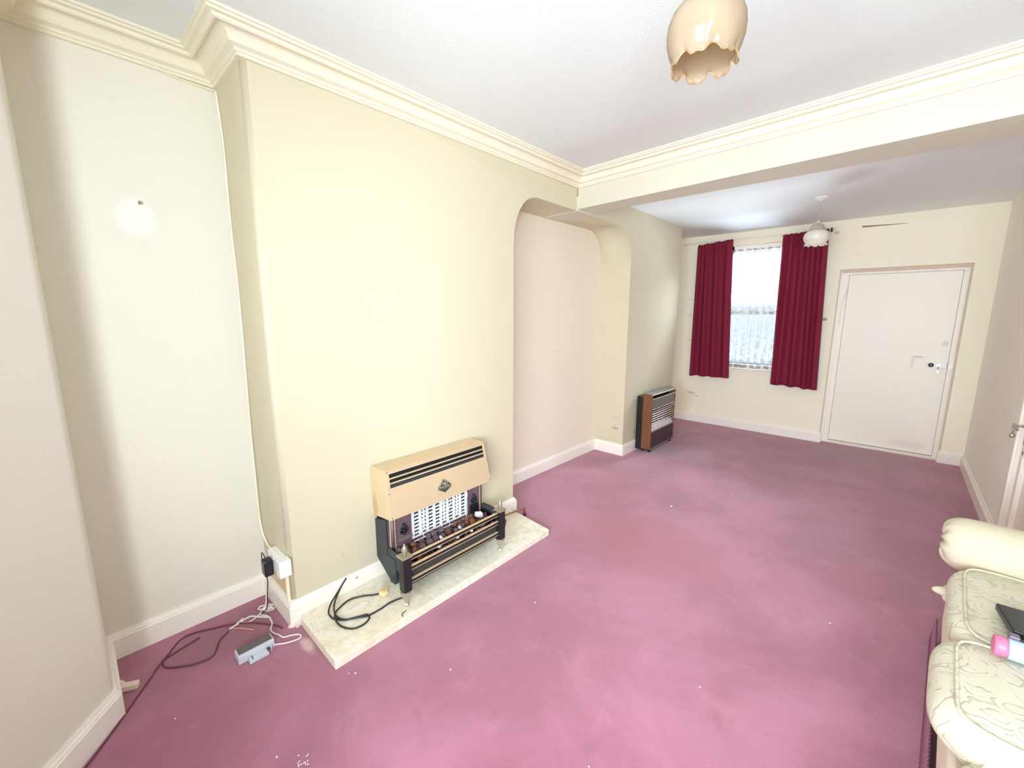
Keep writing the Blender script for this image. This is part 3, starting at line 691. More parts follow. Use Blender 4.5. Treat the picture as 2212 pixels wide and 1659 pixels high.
# canopy: outer shell with slot opening
Z1, Z0 = 0.728, 0.452
def fx(z): return 0.152+(0.192-0.152)*(Z1-z)/(Z1-Z0)      # front face slopes outwards going down
def ye0(z): return GY0+0.004*(z-Z0)/(Z1-Z0)
def ye1(z): return GY1+0.010-0.028*(z-Z0)/(Z1-Z0)
cn = MB(); bm = cn.bm
def slab(y0, y1, zl, zh, th=0.004):
    a = [(fx(zl),y0,zl),(fx(zl),y1,zl),(fx(zh),y1,zh),(fx(zh),y0,zh)]
    q = [(x-th,y,z) for x,y,z in a]
    v = [bm.verts.new(p) for p in a+q]
    for f in ((0,1,2,3),(7,6,5,4),(0,4,5,1),(1,5,6,2),(2,6,7,3),(3,7,4,0)): bm.faces.new([v[i] for i in f])
slab(GY0,GY1,0.452,0.628); slab(GY0,GY1,0.706,0.728); slab(GY0,GY0+0.024,0.628,0.706); slab(GY1-0.02,GY1,0.628,0.706)
cn.prism([(0.0,0.430),(0.192,0.452),(0.152,0.728),(0.006,0.724)], 'y', GY0, GY0+0.004)
cn.prism([(0.0,0.430),(0.192,0.452),(0.152,0.728),(0.006,0.724)], 'y', GY1-0.004, GY1)
cn.prism([(0.152,0.728),(0.152,0.724),(0.006,0.720),(0.006,0.724)], 'y', GY0, GY1)
cn.box((0.152,GY0,0.722),(0.156,GY1,0.730))
for v in bm.verts:
    t = (v.co.z-Z0)/(Z1-Z0); s = (v.co.y-GY0)/(GY1-GY0)
    v.co.y += s*((v.co.x/0.17)*(0.014-0.026*max(0,t))-0.006)
canopy = cn.build('canopy', M_brass, gf, bevel=0.002)
MB().box((0.10,GY0+0.010,0.61),(0.146,GY1-0.016,0.718)).build('slot_lining', M_slot, canopy)
for z in (0.653,0.680):
    MB().prism([(fx(z)-0.010,z-0.004),(fx(z)-0.001,z-0.004),(fx(z)-0.002,z+0.003),(fx(z)-0.010,z+0.003)], 'y', GY0+0.022, GY1-0.018).build('louvre_bar', M_brass, canopy)
MB().prism([(fx(0.628)-0.03,0.655),(fx(0.628)-0.008,0.628),(fx(0.628)-0.012,0.628),(fx(0.628)-0.034,0.655)], 'y', GY0+0.022, GY1-0.018).build('louvre_blade', M_dark, canopy)
def bolt(y, z, x=None):
    x = fx(z) if x is None else x
    MB().lathe([(0.0045,0),(0.004,0.003),(0.001,0.004)], (x,y,z), 10, 'x').build('screw', M_pewter, canopy)
for y, z in ((GY0+0.010,0.718),(GY0+0.010,0.600),(GY0+0.010,0.464),(GY1-0.014,0.718),(GY1-0.008,0.600),(GY1+0.004,0.464)): bolt(y, z)
# cast emblem: kite-shaped plaque with scrollwork
em = MB(); yc, zc = 1.503, 0.538
xk = lambda z: fx(z)+0.001
kite = [(0,0.042),(0.050,-0.004),(0.046,-0.018),(0,-0.042),(-0.046,-0.018),(-0.050,-0.004)]
A = [em.bm.verts.new((xk(zc+b),yc+a,zc+b)) for a,b in kite]; B = [em.bm.verts.new((xk(zc+b)+0.005,yc+a*0.92,zc+b*0.92)) for a,b in kite]
em.bm.faces.new(A[::-1]); em.bm.faces.new(B)
for i in range(6): em.bm.faces.new((A[i],A[(i+1)%6],B[(i+1)%6],B[i]))
emo = em.build('emblem', M_dark, canopy)
sc = MB()
def curl(cy, cz, r, turns, s, a0):
    P = []
    for k in range(26):
        t = k/25; a = a0+s*turns*2*PI*t; rr = r*(1-0.75*t)
        P.append((xk(zc)+0.006, yc+cy+rr*math.cos(a), zc+cz+rr*math.sin(a)))
    sc.tube(P, 0.0022, 6)
for sg in (1,-1):
    curl(0.020*sg,-0.008,0.014,1.3,sg,PI/2); curl(0.010*sg,0.016,0.009,1.2,-sg,PI/2); curl(0.030*sg,-0.006,0.008,1.2,-sg,0)
sc.tube([(xk(zc)+0.006,yc,zc+0.036),(xk(zc)+0.007,yc,zc-0.036)],0.0028,6)
for a,b in zip(kite, kite[1:]+kite[:1]): sc.tube([(xk(zc+a[1])+0.005,yc+a[0]*0.95,zc+a[1]*0.95),(xk(zc+b[1])+0.005,yc+b[0]*0.95,zc+b[1]*0.95)],0.0018,6)
sc.build('scrollwork', M_pewter, emo, smooth=True)
# fire tray with sloping ends
ty0, ty1 = 1.135, 1.905
tray = MB()
tray.box((0.10,ty0,0.150),(0.31,ty1,0.158))
tray.prism([(0.305,0.150),(0.312,0.150),(0.325,0.205),(0.318,0.205)], 'y', ty0, ty1)
tray.box((0.10,ty0,0.150),(0.112,ty1,0.225))
tray.prism([(0.10,0.150),(0.312,0.150),(0.325,0.205),(0.22,0.262),(0.10,0.262)], 'y', ty0, ty0+0.008)
tray.prism([(0.10,0.150),(0.312,0.150),(0.325,0.205),(0.22,0.262),(0.10,0.262)], 'y', ty1-0.008, ty1)
tray.prism([(0.10,0.262),(0.22,0.262),(0.325,0.205),(0.325,0.198),(0.22,0.254),(0.10,0.254)], 'y', ty1-0.055, ty1)
tray.build('fire_tray', M_dark, gf, bevel=0.002)
ft = MB().prism([(0.12,0.0),(0.17,0.0),(0.19,0.10),(0.10,0.10)], 'y', GY0+0.02, GY0+0.045)
for v in ft.bm.verts: v.co.z = 0.048 + v.co.z*0.6 if v.co.z < 0.05 else v.co.z+0.03
ft.build('foot', M_dark, gf)
ft = MB().prism([(0.12,0.048),(0.17,0.048),(0.19,0.15),(0.10,0.15)], 'y', GY1-0.045, GY1-0.02).build('foot', M_dark, gf)
MB().prism([(0.10,0.15),(0.312,0.15),(0.28,0.085),(0.12,0.075)], 'y', ty0+0.02, ty1-0.06).build('under_tray', M_black, gf)

# stones lying in the tray, each its own thing
def stone_mesh(seed, m, sub=2):
    b2 = bmesh.new(); bmesh.ops.create_icosphere(b2, subdivisions=sub, radius=1.0)
    for v in b2.verts:
        p = v.co*1.3+Vector((seed*3.1,seed*1.7,0)); v.co *= 0.82+0.42*mnoise.noise(p)+0.12*mnoise.noise(p*2.3)
    me = bpy.data.meshes.new('stone'); b2.to_mesh(me); b2.free(); me.materials.append(m)
    for q in me.polygons: q.use_smooth = (seed % 3 != 0)
    return me
stm = [stone_mesh(k, M_peb[k % 3]) for k in range(6)]
rnd = random.Random(5)
GRP = 'dark stones in the gas fire tray'
cnt = 0
for row, (xr, zr) in enumerate(((0.150,0.205),(0.190,0.200),(0.232,0.196),(0.278,0.192),(0.165,0.240),(0.210,0.236),(0.262,0.228))):
    nn = 15 if row < 4 else 13
    for k in range(nn):
        y = ty0+0.04+(ty1-ty0-0.13)*(k+0.5*(row%2))/(nn-0.5)+rnd.uniform(-0.008,0.008)
        s = rnd.uniform(0.019,0.029)
        ki = rnd.randrange(6)
        o = bpy.data.objects.new('fire_stone', stm[ki]); C.objects.link(o)
        o.location = (xr+rnd.uniform(-0.008,0.008), y, zr+rnd.uniform(-0.006,0.006)); o.scale = (s, s*rnd.uniform(0.9,1.4), s*rnd.uniform(0.7,1.0))
        o.rotation_euler = (rnd.uniform(0,3),rnd.uniform(0,3),rnd.uniform(0,3))
        kd = ('dark brown', 'purplish grey', 'rusty orange brown')[ki % 3]
        tag(o, kd + ' stone heaped in the tray of the gold gas fire', 'stone', kd + ' stones in the gas fire tray'); cnt += 1
for (x, y, z, s, lab) in ((0.235,1.735,0.278,(0.022,0.036,0.032),'large pale blue-white angular stone lying near the right end of the fire tray'),
                        (0.255,1.410,0.262,(0.010,0.014,0.016),'small white pebble lying left of centre in the fire tray'),
                        (0.302,1.360,0.246,(0.014,0.024,0.014),'white stone lying at the front edge of the fire tray behind the top rail'),
                        (0.250,1.560,0.264,(0.013,0.016,0.013),'pinkish white pebble lying near the centre of the fire tray'),
                        (0.304,1.610,0.240,(0.010,0.014,0.012),'tiny white stone showing between the rails right of centre'),
                        (0.300,1.500,0.246,(0.015,0.024,0.012),'pale grey flat stone showing between the middle and top rails')):
    o = bpy.data.objects.new('white_stone', stone_mesh(int(y*10)*3, M_pebw, 2)); C.objects.link(o)
    o.location = (x,y,z); o.scale = s; o.rotation_euler = (0.4,0.7,y*3); tag(o, lab, 'stone')

# ------------------------------------------------------------------ fender in front of the fire
fe = empty('fire_fender', (0.375, 1.45, 0.048), 'black and brass railed fender on vase legs standing on the hearth before the fire', 'fender')
FX = 0.365; fy0, fy1 = 1.090, 1.800
def fender_post(y):
    p = MB().box((FX-0.024,y-0.024,0.138),(FX+0.024,y+0.024,0.330)).build('post', M_black, fe, bevel=0.003)
    MB().box((FX-0.031,y-0.031,0.330),(FX+0.031,y+0.031,0.340)).build('post_cap', M_pewter, p, bevel=0.002)
    MB().lathe([(0.010,0.340),(0.007,0.347),(0.006,0.352),(0.015,0.362),(0.016,0.370),(0.012,0.378),(0.013,0.381),(0.007,0.386),(0.005,0.392),(0.006,0.396),(0.001,0.402)], (FX,y,0), 20).build('finial', M_pewter, p, smooth=True)
    MB().lathe([(0.016,0.048),(0.015,0.058),(0.009,0.064),(0.010,0.070),(0.015,0.086),(0.024,0.105),(0.030,0.118),(0.034,0.124),(0.037,0.132),(0.037,0.138)], (FX,y,0), 4).build('leg', M_pewter, p)
    return p
fender_post(fy0); fender_post(fy1)
for z in (0.312, 0.254, 0.180):
    r = MB().box((FX-0.006,fy0+0.02,z-0.010),(FX+0.007,fy1-0.02,z+0.007)).build('rail', M_black, fe, bevel=0.002)
    MB().box((FX-0.007,fy0+0.02,z+0.007),(FX+0.009,fy1-0.02,z+0.011)).build('brass_strip', M_brass_rail, r, bevel=0.001)
    MB().box((FX-0.004,fy0+0.02,z-0.0125),(FX+0.0085,fy1-0.02,z-0.010)).build('brass_strip', M_brass_rail, r, bevel=0.001)
me_ = MB().box((FX-0.016,fy0+0.02,0.150),(FX-0.012,fy1-0.02,0.240)).build('mesh_panel', mat('dark_expanded_mesh', (66,66,64), 0.6, metal=0.3, var=0.5, vscale=400), fe)

# ------------------------------------------------------------------ heater by the rear breast
ht = empty('gas_heater', (0.1, 4.8, 0.0), 'free-standing heater with teak veneer sides and chrome grille by the rear chimney breast', 'heater')
hy0, hy1, hx0, hx1, hz0, hz1 = 4.450, 5.110, 0.065, 0.175, 0.035, 0.678
MB().box((0.0,hy0-0.012,0.025),(hx0,hy1-0.03,0.648)).build('back_casing', M_black, ht, bevel=0.003)
MB().prism([(hx0,hz0),(hx1,hz0),(hx1,hz1-0.012),(hx1-0.012,hz1),(hx0,hz1)], 'y', hy0, hy0+0.014).build('side_panel', M_wood, ht)
MB().prism([(hx0,hz0),(hx1,hz0),(hx1,hz1-0.012),(hx1-0.012,hz1),(hx0,hz1)], 'y', hy1-0.014, hy1).build('side_panel', M_wood, ht)
MB().box((hx0,hy0+0.014,hz1-0.010),(hx1-0.015,hy1-0.014,hz1-0.002)).build('top_panel', mat('grey_top_panel',(150,150,150),0.4,metal=0.4), ht)
MB().box((hx1-0.018,hy0+0.012,hz1-0.016),(hx1+0.002,hy1-0.012,hz1)).build('chrome_top_edge', M_chrome, ht, bevel=0.004)
MB().box((hx0,hy0+0.014,0.25),(hx0+0.03,hy1-0.014,0.64)).build('inner_back', M_slot, ht)
MB().box((hx1-0.030,hy0+0.014,0.510),(hx1-0.004,hy1-0.014,0.618)).build('fascia', mat('warm_grey_fascia',(104,100,96),0.4), ht)
for z in (0.622,0.503,0.478,): MB().box((hx1-0.010,hy0+0.014,z-0.005),(hx1+0.001,hy1-0.014,z+0.005)).build('chrome_strip', M_chrome, ht, bevel=0.002)
for z in (0.448,0.420,0.392,0.364,0.336,0.308): MB().tube([(hx1-0.006,hy0+0.014,z),(hx1-0.006,hy1-0.014,z)],0.0050,8).build('grille_bar', M_white_fire, ht, smooth=True)
g = MB()
for k in range(1,6):
    y = hy0+(hy1-hy0)*k/6; g.tube([(hx1-0.012,y,0.26),(hx1-0.012,y,0.475)],0.002,6)
g.build('grille_upright', M_chrome, ht)
MB().prism([(hx1-0.012,0.252),(hx1-0.045,0.305),(hx1-0.048,0.305),(hx1-0.015,0.245)], 'y', hy0+0.014, hy1-0.014).build('reflector', M_white_fire, ht)
for k in range(3):
    y0_ = hy0+0.05+k*0.19; MB().box((hx0+0.03,y0_,0.30),(hx0+0.045,y0_+0.16,0.46)).build('radiant_tile', mat_pebble('buff_ceramic_tile',(60,46,40),(130,104,88)), ht)
MB().box((hx1-0.010,hy0+0.014,0.238),(hx1+0.004,hy1-0.014,0.256)).build('chrome_strip', M_chrome, ht, bevel=0.002)
MB().box((hx1-0.012,hy0+0.014,0.045),(hx1-0.002,hy1-0.014,0.238)).build('lower_panel', mat('dark_aubergine_panel',(58,40,48),0.35), ht)
MB().box((hx1-0.012,hy0+0.014,0.036),(hx1,hy1-0.014,0.045)).build('bottom_strip', M_steel, ht)
MB().box((hx0+0.005,hy0+0.02,0.018),(hx1-0.03,hy1-0.02,0.036)).build('base_tray', M_black, ht)
for y in (hy0+0.03,hy1-0.05):
    for x in (hx0+0.01,hx1-0.022): MB().box((x-0.012,y-0.012,0.0),(x+0.012,y+0.025,0.030)).build('foot', M_black, ht, bevel=0.004)

# ------------------------------------------------------------------ pendants
def ruffle(n, amp, zamp, j0, jn, a0=0.0):
    def fn(r, h, a, j):
        t = max(0.0, (j-j0)/(jn-j0)) if j >= j0 else 0.0
        w = math.sin(n*a+a0); w2 = math.sin(2*n*a+1.0)
        return r*(1+amp*t*t*w+amp*0.25*t*t*w2), h+zamp*t*t*math.cos(n*a+a0)+zamp*0.4*t*t*w2
    return fn
pc = Vector((1.691,1.164,2.233)); DZ = 0.026
pn = empty('pendant_lamp', (pc.x,pc.y,H), 'large peach glass pendant shade with frilled rim hanging from the front ceiling', 'ceiling lamp')
MB().lathe([(0.045,H),(0.045,H-0.012),(0.030,H-0.025),(0.008,H-0.030)], (pc.x,pc.y,0), 28).build('ceiling_rose', M_plastic, pn, smooth=True)
MB().tube([(pc.x,pc.y,H-0.02),(pc.x,pc.y,2.40)],0.0035,8).build('cord', M_plastic, pn)
MB().lathe([(0.012,2.416),(0.020,2.402),(0.022,2.366),(0.034,2.352),(0.038,2.336),(0.036,2.322)], (pc.x,pc.y,0), 24).build('lamp_holder', M_lampholder, pn, smooth=True)
prof = [(0.030,2.302),(0.046,2.298),(0.065,2.288),(0.080,2.272),(0.0885,2.252),(0.0910,2.232),(0.0895,2.212),(0.0845,2.193),(0.079,2.180),(0.0765,2.171),(0.0765,2.164),(0.079,2.159)]
prof = [(r*0.97,h+DZ) for r,h in prof]
def frill(r, h, a, j):
    t = max(0.0, (j-6)/5.0)
    w = 0.5+0.5*math.cos(7*a+0.5); w = w**3            # narrow pinched notches between broad petals
    rip = math.sin(21*a)
    return r*(1-0.10*t*t*w+0.012*t*t*rip), h+0.014*t*t*w-0.004*t*t*(1-w)+0.0012*t*t*rip
shade = MB().lathe(prof, (pc.x,pc.y,0), 140, cap=False, fn=frill).build('glass_shade', M_shade, pn, smooth=True, solid=0.003, recalc=False)
rimp = []
for k in range(140):
    a = 2*PI*k/140; r, h = frill(prof[-1][0],prof[-1][1],a,11); rimp.append((pc.x+r*math.cos(a),pc.y+r*math.sin(a),h))
MB().tube(rimp, 0.0022, 6, closed=True).build('frilled_rim', M_shade_rim, shade, smooth=True)

q = Vector((1.452,4.928,0))
p2 = empty('pendant_lamp', (q.x,q.y,H2), 'small milky white glass pendant with frilled rim hanging in front of the rear window', 'ceiling lamp')
MB().lathe([(0.058,H2),(0.056,H2-0.012),(0.040,H2-0.022),(0.010,H2-0.030),(0.006,H2-0.045)], (q.x,q.y,0), 28).build('ceiling_rose', M_plastic, p2, smooth=True)
MB().tube([(q.x,q.y,H2-0.02),(q.x,q.y,2.42)],0.003,8).build('cord', mat('grey_flex',(170,165,165),0.5), p2)
MB().lathe([(0.004,2.435),(0.014,2.428),(0.018,2.412),(0.020,2.375),(0.022,2.35)], (q.x,q.y,0), 20).build('lamp_holder', M_lampholder, p2, smooth=True)
MB().lathe([(0.018,2.405),(0.036,2.398),(0.050,2.382),(0.055,2.365),(0.058,2.352),(0.064,2.346)], (q.x,q.y,0), 64, cap=False, fn=ruffle(8,0.05,0.004,2,5)).build('glass_collar', M_collar, p2, smooth=True, solid=0.003, recalc=False)
MB().lathe([(0.026,2.352),(0.052,2.348),(0.078,2.335),(0.094,2.316),(0.100,2.292),(0.097,2.268),(0.088,2.248),(0.078,2.234),(0.073,2.226),(0.077,2.220),(0.087,2.214)], (q.x,q.y,0), 96, cap=False, fn=ruffle(9,0.06,0.007,6,10)).build('glass_shade', M_shade2, p2, smooth=True, solid=0.004, recalc=False)

# ------------------------------------------------------------------ sockets and cables by the front chimney breast
sy = Y1-0.036
so = empty('wall_socket', (-0.09, Y1, 0.33), 'white double socket box on the side of the front chimney breast', 'socket')
MB().box((-0.165,sy,0.285),(-0.020,Y1,0.372)).build('back_box', M_plastic, so, bevel=0.004)
MB().box((-0.162,sy-0.008,0.288),(-0.023,sy,0.370)).build('face_plate', M_plastic, so, bevel=0.003)
MB().box((-0.130,sy-0.012,0.352),(-0.120,sy-0.008,0.364)).box((-0.07,sy-0.012,0.352),(-0.06,sy-0.008,0.364)).build('rocker_switch', M_plastic, so)
sj = empty('junction_box', (0.0, Y1-0.01, 0.33), 'square white box projecting at the corner of the front chimney breast', 'box')
MB().box((-0.018,Y1-0.052,0.288),(0.030,Y1+0.004,0.374)).build('box_body', M_plastic, sj, bevel=0.004)
cd = MB().box((-0.028,Y1-0.016,0.125),(-0.010,Y1,0.288)).build('cable_conduit', mat('cream_conduit',(240,232,205),0.4), bevel=0.003)
tag(cd, 'short cream conduit strip running down from the socket to the skirting', 'conduit')
ad = empty('plug_adapter', (-0.10, sy-0.03, 0.30), 'black power adapter plugged into the white socket', 'plug')
MB().box((-0.135,sy-0.050,0.262),(-0.080,sy-0.008,0.345)).build('adapter_body', M_plasticb, ad, bevel=0.006)
MB().tube(spline([(-0.105,sy-0.035,0.345),(-0.135,sy-0.035,0.365),(-0.185,sy-0.03,0.345),(-0.215,sy-0.02,0.26),(-0.205,sy-0.01,0.18),(-0.195,sy-0.02,0.10),(-0.19,sy-0.03,0.03),(-0.185,sy-0.06,0.008)]),0.0025,6).build('adapter_lead', M_cableb, ad, smooth=True)

cb = MB().tube(spline([(-0.362,Y1-0.006,2.60),(-0.345,Y1-0.006,2.50),(-0.334,Y1-0.005,2.33),(-0.348,Y1-0.005,2.017),(-0.340,Y1-0.005,1.638),(-0.366,Y1-0.008,1.03),(-0.368,Y1-0.010,0.557),(-0.350,Y1-0.010,0.40),(-0.28,Y1-0.010,0.34),(-0.165,Y1-0.012,0.34)],10),0.005,6).build('wall_cable', mat('painted_cable',(248,244,226),0.5), smooth=True)
tag(cb, 'painted white cable clipped down the alcove corner to the socket', 'cable')
c2 = MB().tube(spline([(XA+0.008,Y1-0.010,2.60),(XA+0.010,0.58,2.604),(XA+0.012,0.50,2.606),(XA+0.020,0.44,2.618),(XA+0.035,0.42,2.645),(XA+0.05,0.41,2.652)],8),0.0035,6).build('cornice_cable', mat('painted_thin_cable',(240,232,208),0.5), smooth=True)
tag(c2, 'thin painted cable running along the bottom of the alcove cornice', 'cable')

# tangled white cord and device on the carpet
wc = MB()
rz_ = 0.0045
def flo(P, n=8, z=rz_): return spline([(x,y,z+ (h if len(t)>2 else 0)) for t in P for (x,y,h) in [(t[0],t[1],t[2] if len(t)>2 else 0)]], n)
wc.tube(flo([(-0.236,0.606,0.14),(-0.240,0.604,0.07),(-0.243,0.598,0.012),(-0.215,0.566),(-0.19,0.556),(-0.160,0.575),(-0.120,0.580),(-0.076,0.575),(-0.040,0.556),(-0.003,0.556),(0.030,0.570),(0.064,0.580),(0.080,0.612),(0.102,0.640),(0.124,0.640),(0.129,0.617),(0.110,0.570),(0.085,0.535),(0.075,0.500)]),0.004,7)
wc.tube(flo([(-0.13,0.585),(-0.18,0.545),(-0.216,0.514),(-0.205,0.465),(-0.193,0.415)]),0.004,7)
wc.tube(flo([(-0.20,0.555),(-0.175,0.50),(-0.205,0.47),(-0.223,0.484,0.004),(-0.20,0.44)]),0.0035,7)
for k, (tx, ty, w) in enumerate(((-0.225,0.640,0.010),(-0.200,0.632,0.012),(-0.180,0.612,0.010),(-0.205,0.618,0.006))):
    kx, ky = -0.232+0.004*k, 0.572; dx, dy = tx-kx, ty-ky; L_ = math.hypot(dx,dy); nx, ny = -dy/L_*w, dx/L_*w
    wc.tube(flo([(kx-nx*0.3,ky-ny*0.3,0.002*k),(kx+dx*0.5+nx,ky+dy*0.5+ny,0.006+0.003*k),(tx+nx*0.6,ty+ny*0.6,0.004*k),(tx+dx*0.08,ty+dy*0.08,0.004*k),(tx-nx*0.6,ty-ny*0.6,0.004*k),(kx+dx*0.5-nx,ky+dy*0.5-ny,0.003),(kx+nx*0.3,ky+ny*0.3,0.003*k)]),0.0030,7)
wc.tube(flo([(-0.245,0.562),(-0.250,0.580,0.008),(-0.232,0.590,0.012),(-0.222,0.574,0.008),(-0.238,0.560,0.004),(-0.246,0.572,0.012),(-0.230,0.582,0.016)]),0.0035,7)
wco = wc.build('extension_cord', M_cablew, smooth=True)
tag(wco, 'tangled white cord bundle on the carpet below the wall socket', 'cord')
dv = empty('power_supply_box', (0.062,0.455,0.0), 'pale blue-grey box with dark recessed lid lying on the carpet in the alcove', 'box')
dm = Matrix.Rotation(math.radians(2.0),4,'Z')
MB().obox((0.062,0.458,0.021),(0.062,0.150,0.042),(0,0,0.0)).build('case', M_device, dv, bevel=0.004)
MB().obox((0.058,0.458,0.043),(0.046,0.138,0.004)).build('dark_lid', M_glassd, dv, bevel=0.001)
MB().obox((0.110,0.458,0.012),(0.034,0.080,0.022)).obox((0.100,0.512,0.013),(0.018,0.010,0.024)).build('cable_clamp', M_device, dv, bevel=0.003)
for y in (0.432,0.495,0.505): MB().obox((0.114,y,0.024),(0.028,0.003,0.002)).build('vent_slot', M_plasticb, dv)
bc = MB().tube(flo([(-0.175,0.406),(-0.14,0.36),(-0.053,0.315),(-0.06,0.25),(-0.090,0.20),(-0.129,0.158),(-0.175,0.150),(-0.215,0.175),(-0.295,0.253),(-0.251,0.378),(-0.184,0.483),(-0.062,0.575),(-0.005,0.60)]),0.0035,6).tube(flo([(-0.235,0.30),(-0.21,0.21),(-0.183,0.149),(-0.11,0.10),(-0.043,0.054),(0.045,-0.004),(0.20,-0.115),(0.50,-0.35)]),0.0035,6).build('floor_cable', mat('dark_maroon_cable',(112,60,74),0.9), smooth=True)
tag(bc, 'dark cable looping over the carpet and along the foot of the splayed pier', 'cable')
wp = MB().obox((-0.110,0.035,0.014),(0.028,0.058,0.026),(0,0,-0.5)).tube([(-0.125,0.02,0.014),(-0.155,0.005,0.022)],0.012,10).build('cable_connector', mat('cream_connector',(232,216,200),0.45), bevel=0.004)
tag(wp, 'small cream plastic connector on the carpet in the dark alcove corner', 'connector')
cl = MB().tube(spline([(-0.19,0.425,0.003),(-0.155,0.46,0.003),(-0.10,0.495,0.003)]),0.003,6).build('pink_cord', mat('faded_pink_cord',(214,160,150),0.6), smooth=True)
tag(cl, 'short faded pink cord lying straight on the carpet beside the white cord', 'cord')

# black flex with clear plug lying on the hearth
zf = 0.0525
fx_ = MB().tube([(p[0],p[1],max(p[2],zf)) for p in spline([(0.330,1.115,0.075),(0.300,1.100,zf),(0.286,1.040,zf),(0.292,0.985,zf),(0.292,0.930,zf),(0.287,0.900,zf),(0.268,0.865,zf+0.004),(0.232,0.815,zf),(0.198,0.790,zf),(0.172,0.778,zf),(0.120,0.782,zf),(0.075,0.815,zf+0.01),(0.036,0.880,0.09),(0.020+0.012,0.925,0.135),(0.036,0.890,0.10),(0.085,0.83,zf+0.012),(0.150,0.800,zf+0.004),(0.205,0.798,zf+0.006),(0.240,0.822,zf+0.004),(0.262,0.870,zf+0.002),(0.285,0.905,zf+0.006),(0.310,0.905,zf),(0.330,0.865,zf),(0.318,0.815,zf),(0.270,0.785,zf),(0.215,0.778,zf+0.006),(0.155,0.800,zf+0.004),(0.120,0.850,zf),(0.105,0.905,zf),(0.125,0.960,zf),(0.160,1.005,zf),(0.190,1.035,zf+0.008)],8)],0.0042,8).build('mains_flex', M_cableb, smooth=True)
tag(fx_, 'black mains flex looped on the hearth left of the gold gas fire', 'cable')
pg = empty('mains_plug', (0.200,1.050,0.048), 'yellowish three-pin plug lying pins-up on the hearth at the end of the black flex', 'plug')
MB().puff((0.200,1.052,0.062),(0.024,0.024,0.013),6,3.0).build('plug_body', M_clear_plug, pg, smooth=True)
for dx, dy in ((-0.010,0.010),(0.012,0.012),(0.0,-0.008)): MB().obox((0.200+dx,1.052+dy,0.086),(0.005,0.006,0.026)).build('pin', M_brass_rail, pg)
cr2 = MB().tube(spline([(0.400,1.040,0.050),(0.412,1.030,0.054),(0.422,1.028,0.050)]),0.0022,6).tube(spline([(0.400,1.040,0.050),(0.404,1.056,0.053),(0.396,1.066,0.050)]),0.002,6).build('wire_offcut', M_cableb, smooth=True)
tag(cr2, 'tiny dark wire offcut on the hearth below the left fender leg', 'wire')
pp = empty('gas_pipe', (0.10,2.2,0.05), 'short dull copper gas pipe leaving the right side of the fire across the hearth', 'pipe')
MB().tube(spline([(0.14,1.90,0.085),(0.11,2.05,0.080),(0.100,2.15,0.078),(0.106,2.26,0.070),(0.108,2.335,0.062)]),0.007,10).build('pipe_run', M_copper, pp, smooth=True)
MB().lathe([(0.012,0),(0.012,0.014),(0.009,0.018)],(0.108,2.345,0.0),12).tube([(0.108,2.338,0.005),(0.108,2.338,0.068)],0.009,10).build('end_elbow', M_red, pp, smooth=True)

# nail in the alcove wall, dark gap over the rear door
nl = MB().tube([(XA,0.318,2.046),(XA+0.022,0.318,2.048)],0.0035,8).lathe([(0.007,0.022),(0.007,0.025)],(XA,0.318,2.048),10,'x').build('picture_nail', mat('dull_nail',(150,135,115),0.5), smooth=False)
tag(nl, 'single picture nail in the pale round patch on the alcove wall', 'nail')
gp = MB().prism([(1.683,2.536),(1.683,2.556),(1.80,2.548),(2.06,2.536),(2.06,2.533),(1.80,2.536)], 'y', Y5-0.003, Y5+0.01).build('wall_gap_mark', mat('brown_gap',(150,118,96),0.8))  # thin brown wedge standing in for a dark crack in the wall
tag(gp, 'thin brown crack-like mark on the wall above the rear door', 'wall mark')
wd = MB().obox((0.030,0.662,0.010),(0.024,0.030,0.020),(0,0,0.2)).obox((0.02,0.635,0.006),(0.03,0.012,0.012),(0,0,0.9)).build('wood_offcut', mat('raw_wood_offcut',(236,228,214),0.6), bevel=0.002)
tag(wd, 'small white wood offcut on the carpet at the chimney breast corner', 'offcut')

# flecks of debris on the carpet
fl = stone_mesh(2, M_speck, 1)
def fleck(x, y, s, lab=None):
    o = bpy.data.objects.new('carpet_fleck', fl); C.objects.link(o); o.location = (x,y,s*0.5); o.scale = (s*random.uniform(0.8,1.4),s,s*0.6)
    o.rotation_euler = (0,0,random.uniform(0,3))
    tag(o, lab or 'tiny white fleck of debris lying on the mauve carpet', 'debris', None if lab else 'white flecks on the carpet')
fleck(0.900,3.282,0.011,'largest white fleck on the open carpet in line with the recess')
for x, y in ((1.215,3.853),(0.812,1.618),(1.669,1.688),(0.838,5.686),(0.198,0.137),(0.648,0.356),(1.492,1.091),(0.298,5.209),(2.033,2.533),(0.814,1.019),(0.52,0.72),(0.50,0.70)):
    fleck(x, y, 0.0045)
for k in range(14): fleck(0.732+random.gauss(0,0.016), 0.415+random.gauss(0,0.012), 0.003)

